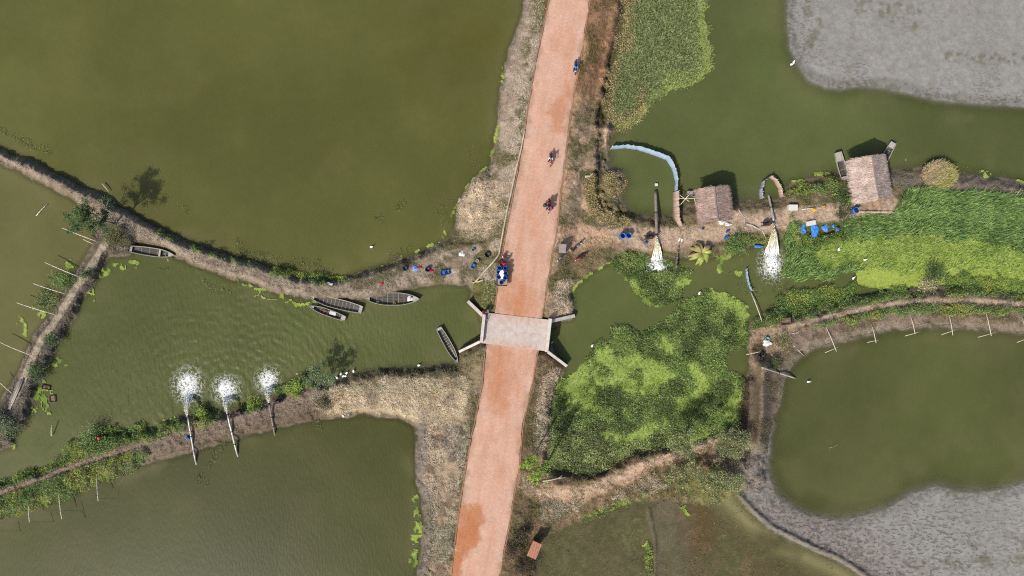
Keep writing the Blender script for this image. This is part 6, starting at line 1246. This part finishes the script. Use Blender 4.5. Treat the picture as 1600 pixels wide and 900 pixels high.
# ------------------------------------------------------------------ nets, fences, bamboo
def netmat(name, rgb, alpha):
    t = NT(name); v = t.obj(); n_ = t.noise(v, 3.0, 4, .7); c_ = t.scale(t.mix(0.0, tuple(alb(rgb)), tuple(alb(rgb))), t.rng(n_, .3, .7, .75, 1.2)); sh = t.bsdf(c_, .8, .2)
    tr = t.n('ShaderNodeBsdfTransparent'); mx = t.n('ShaderNodeMixShader'); mx.inputs[0].default_value = alpha; t.l(tr.outputs[0], mx.inputs[1]); t.l(sh, mx.inputs[2]); return t.done(mx.outputs[0])
M_NETB = netmat('blue_net', (176, 200, 220), .8); M_NETT = mat('tan_mat', alb((196, 168, 150)), .9, .2, 6, .3); M_NETG = netmat('grey_net', (170, 176, 190), .9)
def netfence(name, label, pts, h, m, lean, npost=None, z0=.0, wob=.05):
    """upright net or mat hung between stakes; lean = sideways slump of its top in metres (world x,y)"""
    rs = resample(pts, 46); o = W(*pts[0], z0); root = thing(name, label, 'fence', o); V = []; F = []
    for i_, (a, b_) in enumerate(rs):
        g_ = W(a, b_, z0) - o; top = g_ + Vector((lean[0], lean[1], h)) + Vector((R.uniform(-wob, wob), R.uniform(-wob, wob), R.uniform(-.08, .05) - .10 * abs(math.sin(i_ * .42)))); mid = g_.lerp(top, .5) + Vector((R.uniform(-wob, wob), R.uniform(-wob, wob), 0)) * .8
        V += [g_ + Vector((0, 0, -.5)), mid, top]
    for i_ in range(len(rs) - 1):
        for k_ in (0, 1): F.append((i_ * 3 + k_, i_ * 3 + 3 + k_, i_ * 3 + 4 + k_, i_ * 3 + 1 + k_))
    ob = MB().add(V, F).build('net', m, root, True)
    md = ob.modifiers.new('s', 'SOLIDIFY'); md.thickness = .012
    for i_ in range(0, len(rs), max(1, 46 // (npost or 6))):
        g_ = W(rs[i_][0], rs[i_][1], z0) - o; MB().tube([g_ + Vector((0, 0, -1.0)), g_ + Vector((lean[0] * 1.05, lean[1] * 1.05, h + .15))], .028, 5).build('stake', M_BAMB, root)
netfence('net_fence', 'pale blue net fence curving through the pond beside the smaller hut', [(952, 235), (975, 233), (993, 235), (1012, 241), (1040, 251), (1048, 264), (1054, 285), (1052, 302)], 1.0, M_NETB, (.28, .36), 9)
netfence('mat_fence', 'brown woven mat fence below the blue net', [(1051, 300), (1051, 320), (1052, 340), (1056, 354)], 1.1, M_NETT, (.55, .0), 5, .25)
netfence('net_pen', 'left blue half of the horseshoe net pen in the pond', [(1186, 311), (1185, 297), (1189, 284), (1199, 277)], .9, M_NETG, (.25, .05), 4)
netfence('net_pen', 'right tan half of the horseshoe net pen in the pond', [(1200, 277), (1208, 283), (1214, 294), (1217, 309)], .9, M_NETT, (.28, .02), 4)
netfence('plank_wall', 'dark plank wall running down to the hyacinth below the path', [(1060, 374), (1057, 385), (1055, 402), (1053, 420)], .9, mat('grey_plank', alb((124, 108, 98)), .85, .25, 5, .3, streak=(6, 1, 1)), (.10, .0), 6, .2, .03)
netfence('net_strip', 'narrow pale blue net strip standing in the channel above the marsh', [(1164, 420), (1165, 432), (1168, 445), (1172, 454)], .6, M_NETB, (.12, .0), 3)
def pole(label, a, za, b, zb, r=.07, name='bamboo_pole', cat='pole', group='bamboo poles', m=None):
    pa, pb = W(*a, za), W(*b, zb); root = thing(name, label, cat, pa, 0, group); d = pb - pa; sg = Vector((0, 0, .04 * d.length))
    MB().tube([Vector(), d * .35 + sg, d * .7 + sg * .8, d], [r, r * .9, r * .78, r * .6], 6).build('culm', m or M_BAMB, root, True)
    for k_ in range(1, 5): q_ = d * (k_ / 5) + sg * (.9 if k_ in (2, 3) else .6); MB().tube([q_ - d.normalized() * .02, q_ + d.normalized() * .02], r * 1.12, 6).build('node', M_POST, root)
for a in (('bamboo pole over the pond below the dike tree', (151, 377), .7, (97, 356), 1.3), ('short bamboo pole just under the uppermost one on the left dike', (146, 381), .6, (130, 374), .9), ('bamboo pole through the bright green bush on the left dike', (123, 432), .7, (70, 410), 1.3), ('bamboo pole above the pale green bush in the water', (102, 459), .7, (52, 443), 1.3), ('bamboo pole below the pale green bush on the left dike', (88, 492), .7, (26, 473), 1.3), ('bamboo pole reaching the left picture edge on the dike', (52, 556), .7, (-2, 534), 1.3), ('bamboo pole crossing the log footbridge at the left edge', (20, 615), .6, (-4, 594), 1.2),
          ('vertical pole at the right end of the lower left reeds', (152, 738), .6, (153.5, 783), 1.6), ('vertical pole in the middle of the lower left reeds', (92, 752), .6, (96.5, 811), 1.5), ('vertical pole furthest left on the lower left causeway', (45.5, 768), .6, (46, 816), 1.4),
          ('short white pole standing in the channel at the left', (80.5, 681), .2, (81, 664), .7), ('white pole lying on the ground right of the blue drum', (1339, 331), .9, (1398, 332), .9), ('tan stake leaning at the far right of the reeds', (1578, 316), .9, (1596, 294), 1.2), ('pale stick pointing at the small marsh pool', (1189, 549), .9, (1166, 554), .9), ('pale driftwood pole floating in the left pond', (57, 337), .05, (75, 318), .05), ('thin stick in the north west pond near the tree shadow', (160, 287), .3, (170, 299), .3), ('pole laid on the path beside the yellow cans', (1253, 327), .85, (1285, 324), .85),
          ('bamboo strut on the left of the big hut, upper', (1327, 272), 1.2, (1336, 263), 2.0), ('bamboo strut on the left of the big hut, middle', (1331, 286), 1.2, (1340, 279), 2.0), ('bamboo strut on the left of the big hut, lowest', (1338, 302), 1.2, (1343, 296), 2.0), ('dark rope pole lying over the marsh edge near the crate platform', (1173, 456), .25, (1191, 503), .7)): pole(*a)
def frame(label, cx, cy, sx, sy, zz2):
    """lift-net frame: upright pole with a crossbar"""
    (ax, ay), (bx, by) = sx; (cx_, cy_), (dx_, dy_) = sy; o = W(ax, ay, .9); root = thing('lift_net_frame', label, 'net frame', o, 0, 'bamboo lift net frames')
    p0, p1 = W(ax, ay, .9) - o, W(bx, by, 1.5) - o; c0, c1 = W(cx_, cy_, 1.4) - o, W(dx_, dy_, 1.4) - o
    MB().tube([p0, (p0 + p1) / 2 + Vector((0, 0, .1)), p1], [.05, .045, .035], 6).build('main_pole', M_BAMB, root, True); MB().tube([c0, (c0 + c1) / 2 + Vector((0, 0, .05)), c1], .035, 6).build('crossbar', M_BAMB, root, True); q_ = (c0 + c1) / 2; MB().torus((q_.x, q_.y, q_.z), .06, .02, 'Z', 8, 4).build('lashing', M_POST, root)
nth = ('first', 'second', 'third', 'fourth', 'fifth', 'sixth')
for k_, (s0, s1) in enumerate(((((1288, 505), (1307, 549)), ((1289, 551), (1310, 542))), (((1361, 505), (1369, 536)), ((1355, 535), (1373, 531))), (((1421, 488), (1430, 522)), ((1414, 525), (1438, 518))), (((1481, 484), (1489, 524)), ((1471, 523), (1496, 514))), (((1538, 480), (1549, 525)), ((1528, 527), (1556, 519))), (((1596, 492), (1606, 535)), ((1589, 535), (1616, 524))))): frame(nth[k_] + ' bamboo cross frame from the left on the right hand dike', 0, 0, s0, s1, 0)
# sunken net frames off the lower left causeway
for lb, pts_ in (('sunken net frame right of the tallest lower left pole', [(155, 779), (184, 779), (186, 760), (172, 778)]), ('sunken net frame beside the middle lower left pole', [(98, 798), (128, 799), (134, 810), (127, 784), (116, 800)]), ('sunken net frame beside the leftmost lower left pole', [(48, 816), (84, 816), (79, 801), (66, 816)]), ('sunken net frame at the lower left picture edge', [(0, 830), (32, 830), (28, 815), (16, 830)])):
    o = W(*pts_[0], .02); root = thing('sunken_frame', lb, 'net frame', o, 0, 'sunken net frames')
    for i_ in range(len(pts_) - 1): MB().tube([W(*pts_[i_], .02) - o, W(*pts_[i_ + 1], .02) - o], .02, 5).build('bar', mat('sunken_wood', alb((112, 106, 78)), .9, .2, 5, .1), root)
# tripod of poles between fence and hut
root = thing('pole_rack', 'rack of crossed bamboo poles between the mat fence and the smaller hut', 'rack', W(1066, 308, .1)); o = root.location
for a, za, b_, zb in (((1058, 302), 1.2, (1077, 315), 1.0), ((1062, 321), .6, (1076, 305), 1.4), ((1058, 310), 1.1, (1094, 310), 1.2), ((1085, 311), 1.1, (1088, 322), .6), ((1067, 309), -.6, (1067, 309), 1.3)): MB().tube([W(*a, za) - o, W(*b_, zb) - o + Vector((0, .01, 0))], .04, 6).build('pole', M_BAMB, root)
# log footbridge on the left dike
root = thing('log_footbridge', 'bundle of logs laid as a footbridge on the left dike', 'footbridge', W(25, 615, 1.0)); o = root.location
for k_ in range(6): a = R.uniform(-1, 1); MB().tube([W(35 + k_ * .8 - 2, 592 + a, 1.05) - o, W(25 + k_ * .8 - 2, 616 + a, 1.12) - o, W(14.5 + k_ * .8 - 2, 639 + a, 1.0) - o], [.05, .06, .05], 6).build('log', M_RIB, root, True)
# driftwood and fallen logs
def log(label, pts_, r, m=None):
    o = W(pts_[0][0], pts_[0][1], gz(*pts_[0])); root = thing('driftwood', label, 'log', o, 0, 'driftwood'); P_ = [W(a, b_, gz(a, b_) + r * .8) - o for a, b_ in pts_]; n_ = len(P_)
    MB().tube(P_, [r * (1 - .5 * i_ / (n_ - 1)) for i_ in range(n_)], 7).build('stem', m or M_RIB, root, True); e = P_[n_ // 2]; MB().tube([e, e + Vector((.25, .2, .15)), e + Vector((.4, .45, .2))], [r * .5, r * .35, r * .15], 5).build('branch', m or M_RIB, root, True)
log('fallen log on the bank beside the slender trees', [(848, 752), (860, 750), (873, 747), (885, 746)], .12); log('pale log lying on the embankment right of the road', [(914, 276), (922, 275), (932, 272)], .16, M_BARKP); log('curved grey branch right of the smaller hut', [(1149, 320), (1156, 330), (1163, 340), (1164, 352)], .08); log('curved pale branch on the path left of the right pump', [(1166, 350), (1175, 352), (1186, 358), (1190, 361)], .13, M_BARKP); log('short pale branch below the right pump', [(1191, 360), (1194, 366), (1197, 373)], .09, M_BARKP)
log('grey twig on the left dike junction', [(168, 334), (173, 341), (178, 346)], .07, M_BARKP); log('short bleached log at the path bend of the right dike', [(1237, 521), (1243, 521)], .10, M_BARKP); log('grey branch hanging into the right pond', [(1240, 540), (1248, 548), (1256, 556)], .08, M_BARKP); log('dark snag in the reeds at the top right', [(1522, 308), (1528, 304), (1533, 301)], .22, mat('pink_wood', alb((190, 164, 146)), .85, .25, 4, .4)); log('twig afloat in the right hand pond', [(1296, 700), (1303, 698)], .03, M_BARKP)
log('broken board on the shore of the lower left causeway', [(128, 694), (134, 689)], .12, M_RIB)

# cargo lying in the moored boats
cloth_heap('white sack in the bow of the pointed dark boat', 641, 466.5, .42, .34, .22, C_W, z=.30); cloth_heap('small white cloth in the stern of the pointed dark boat', 590, 472, .16, .2, .12, C_W, z=.12)
pail('orange pail in the middle of the pointed dark boat', 617, 474, .14, .2, mat('amber_plastic', alb((226, 160, 50)), .45, .1, 4, 0), z=.10)
slab('white_board', 'pale board lying in the narrow boat beside the wide one', 'board', 520, 489.5, .85, .42, .05, ang(1, .3), M_STY, z=.32, lid=False); cloth_heap('brown rag beside the pale board in the narrow boat', 508, 485.5, .28, .16, .1, cloth('rust_cloth', (150, 92, 66)), z=.30, rz=ang(1, .3))
pole('pale punting pole lying in the slim boat by the bridge', (704, 541), .25, (712, 558), .3, .04)
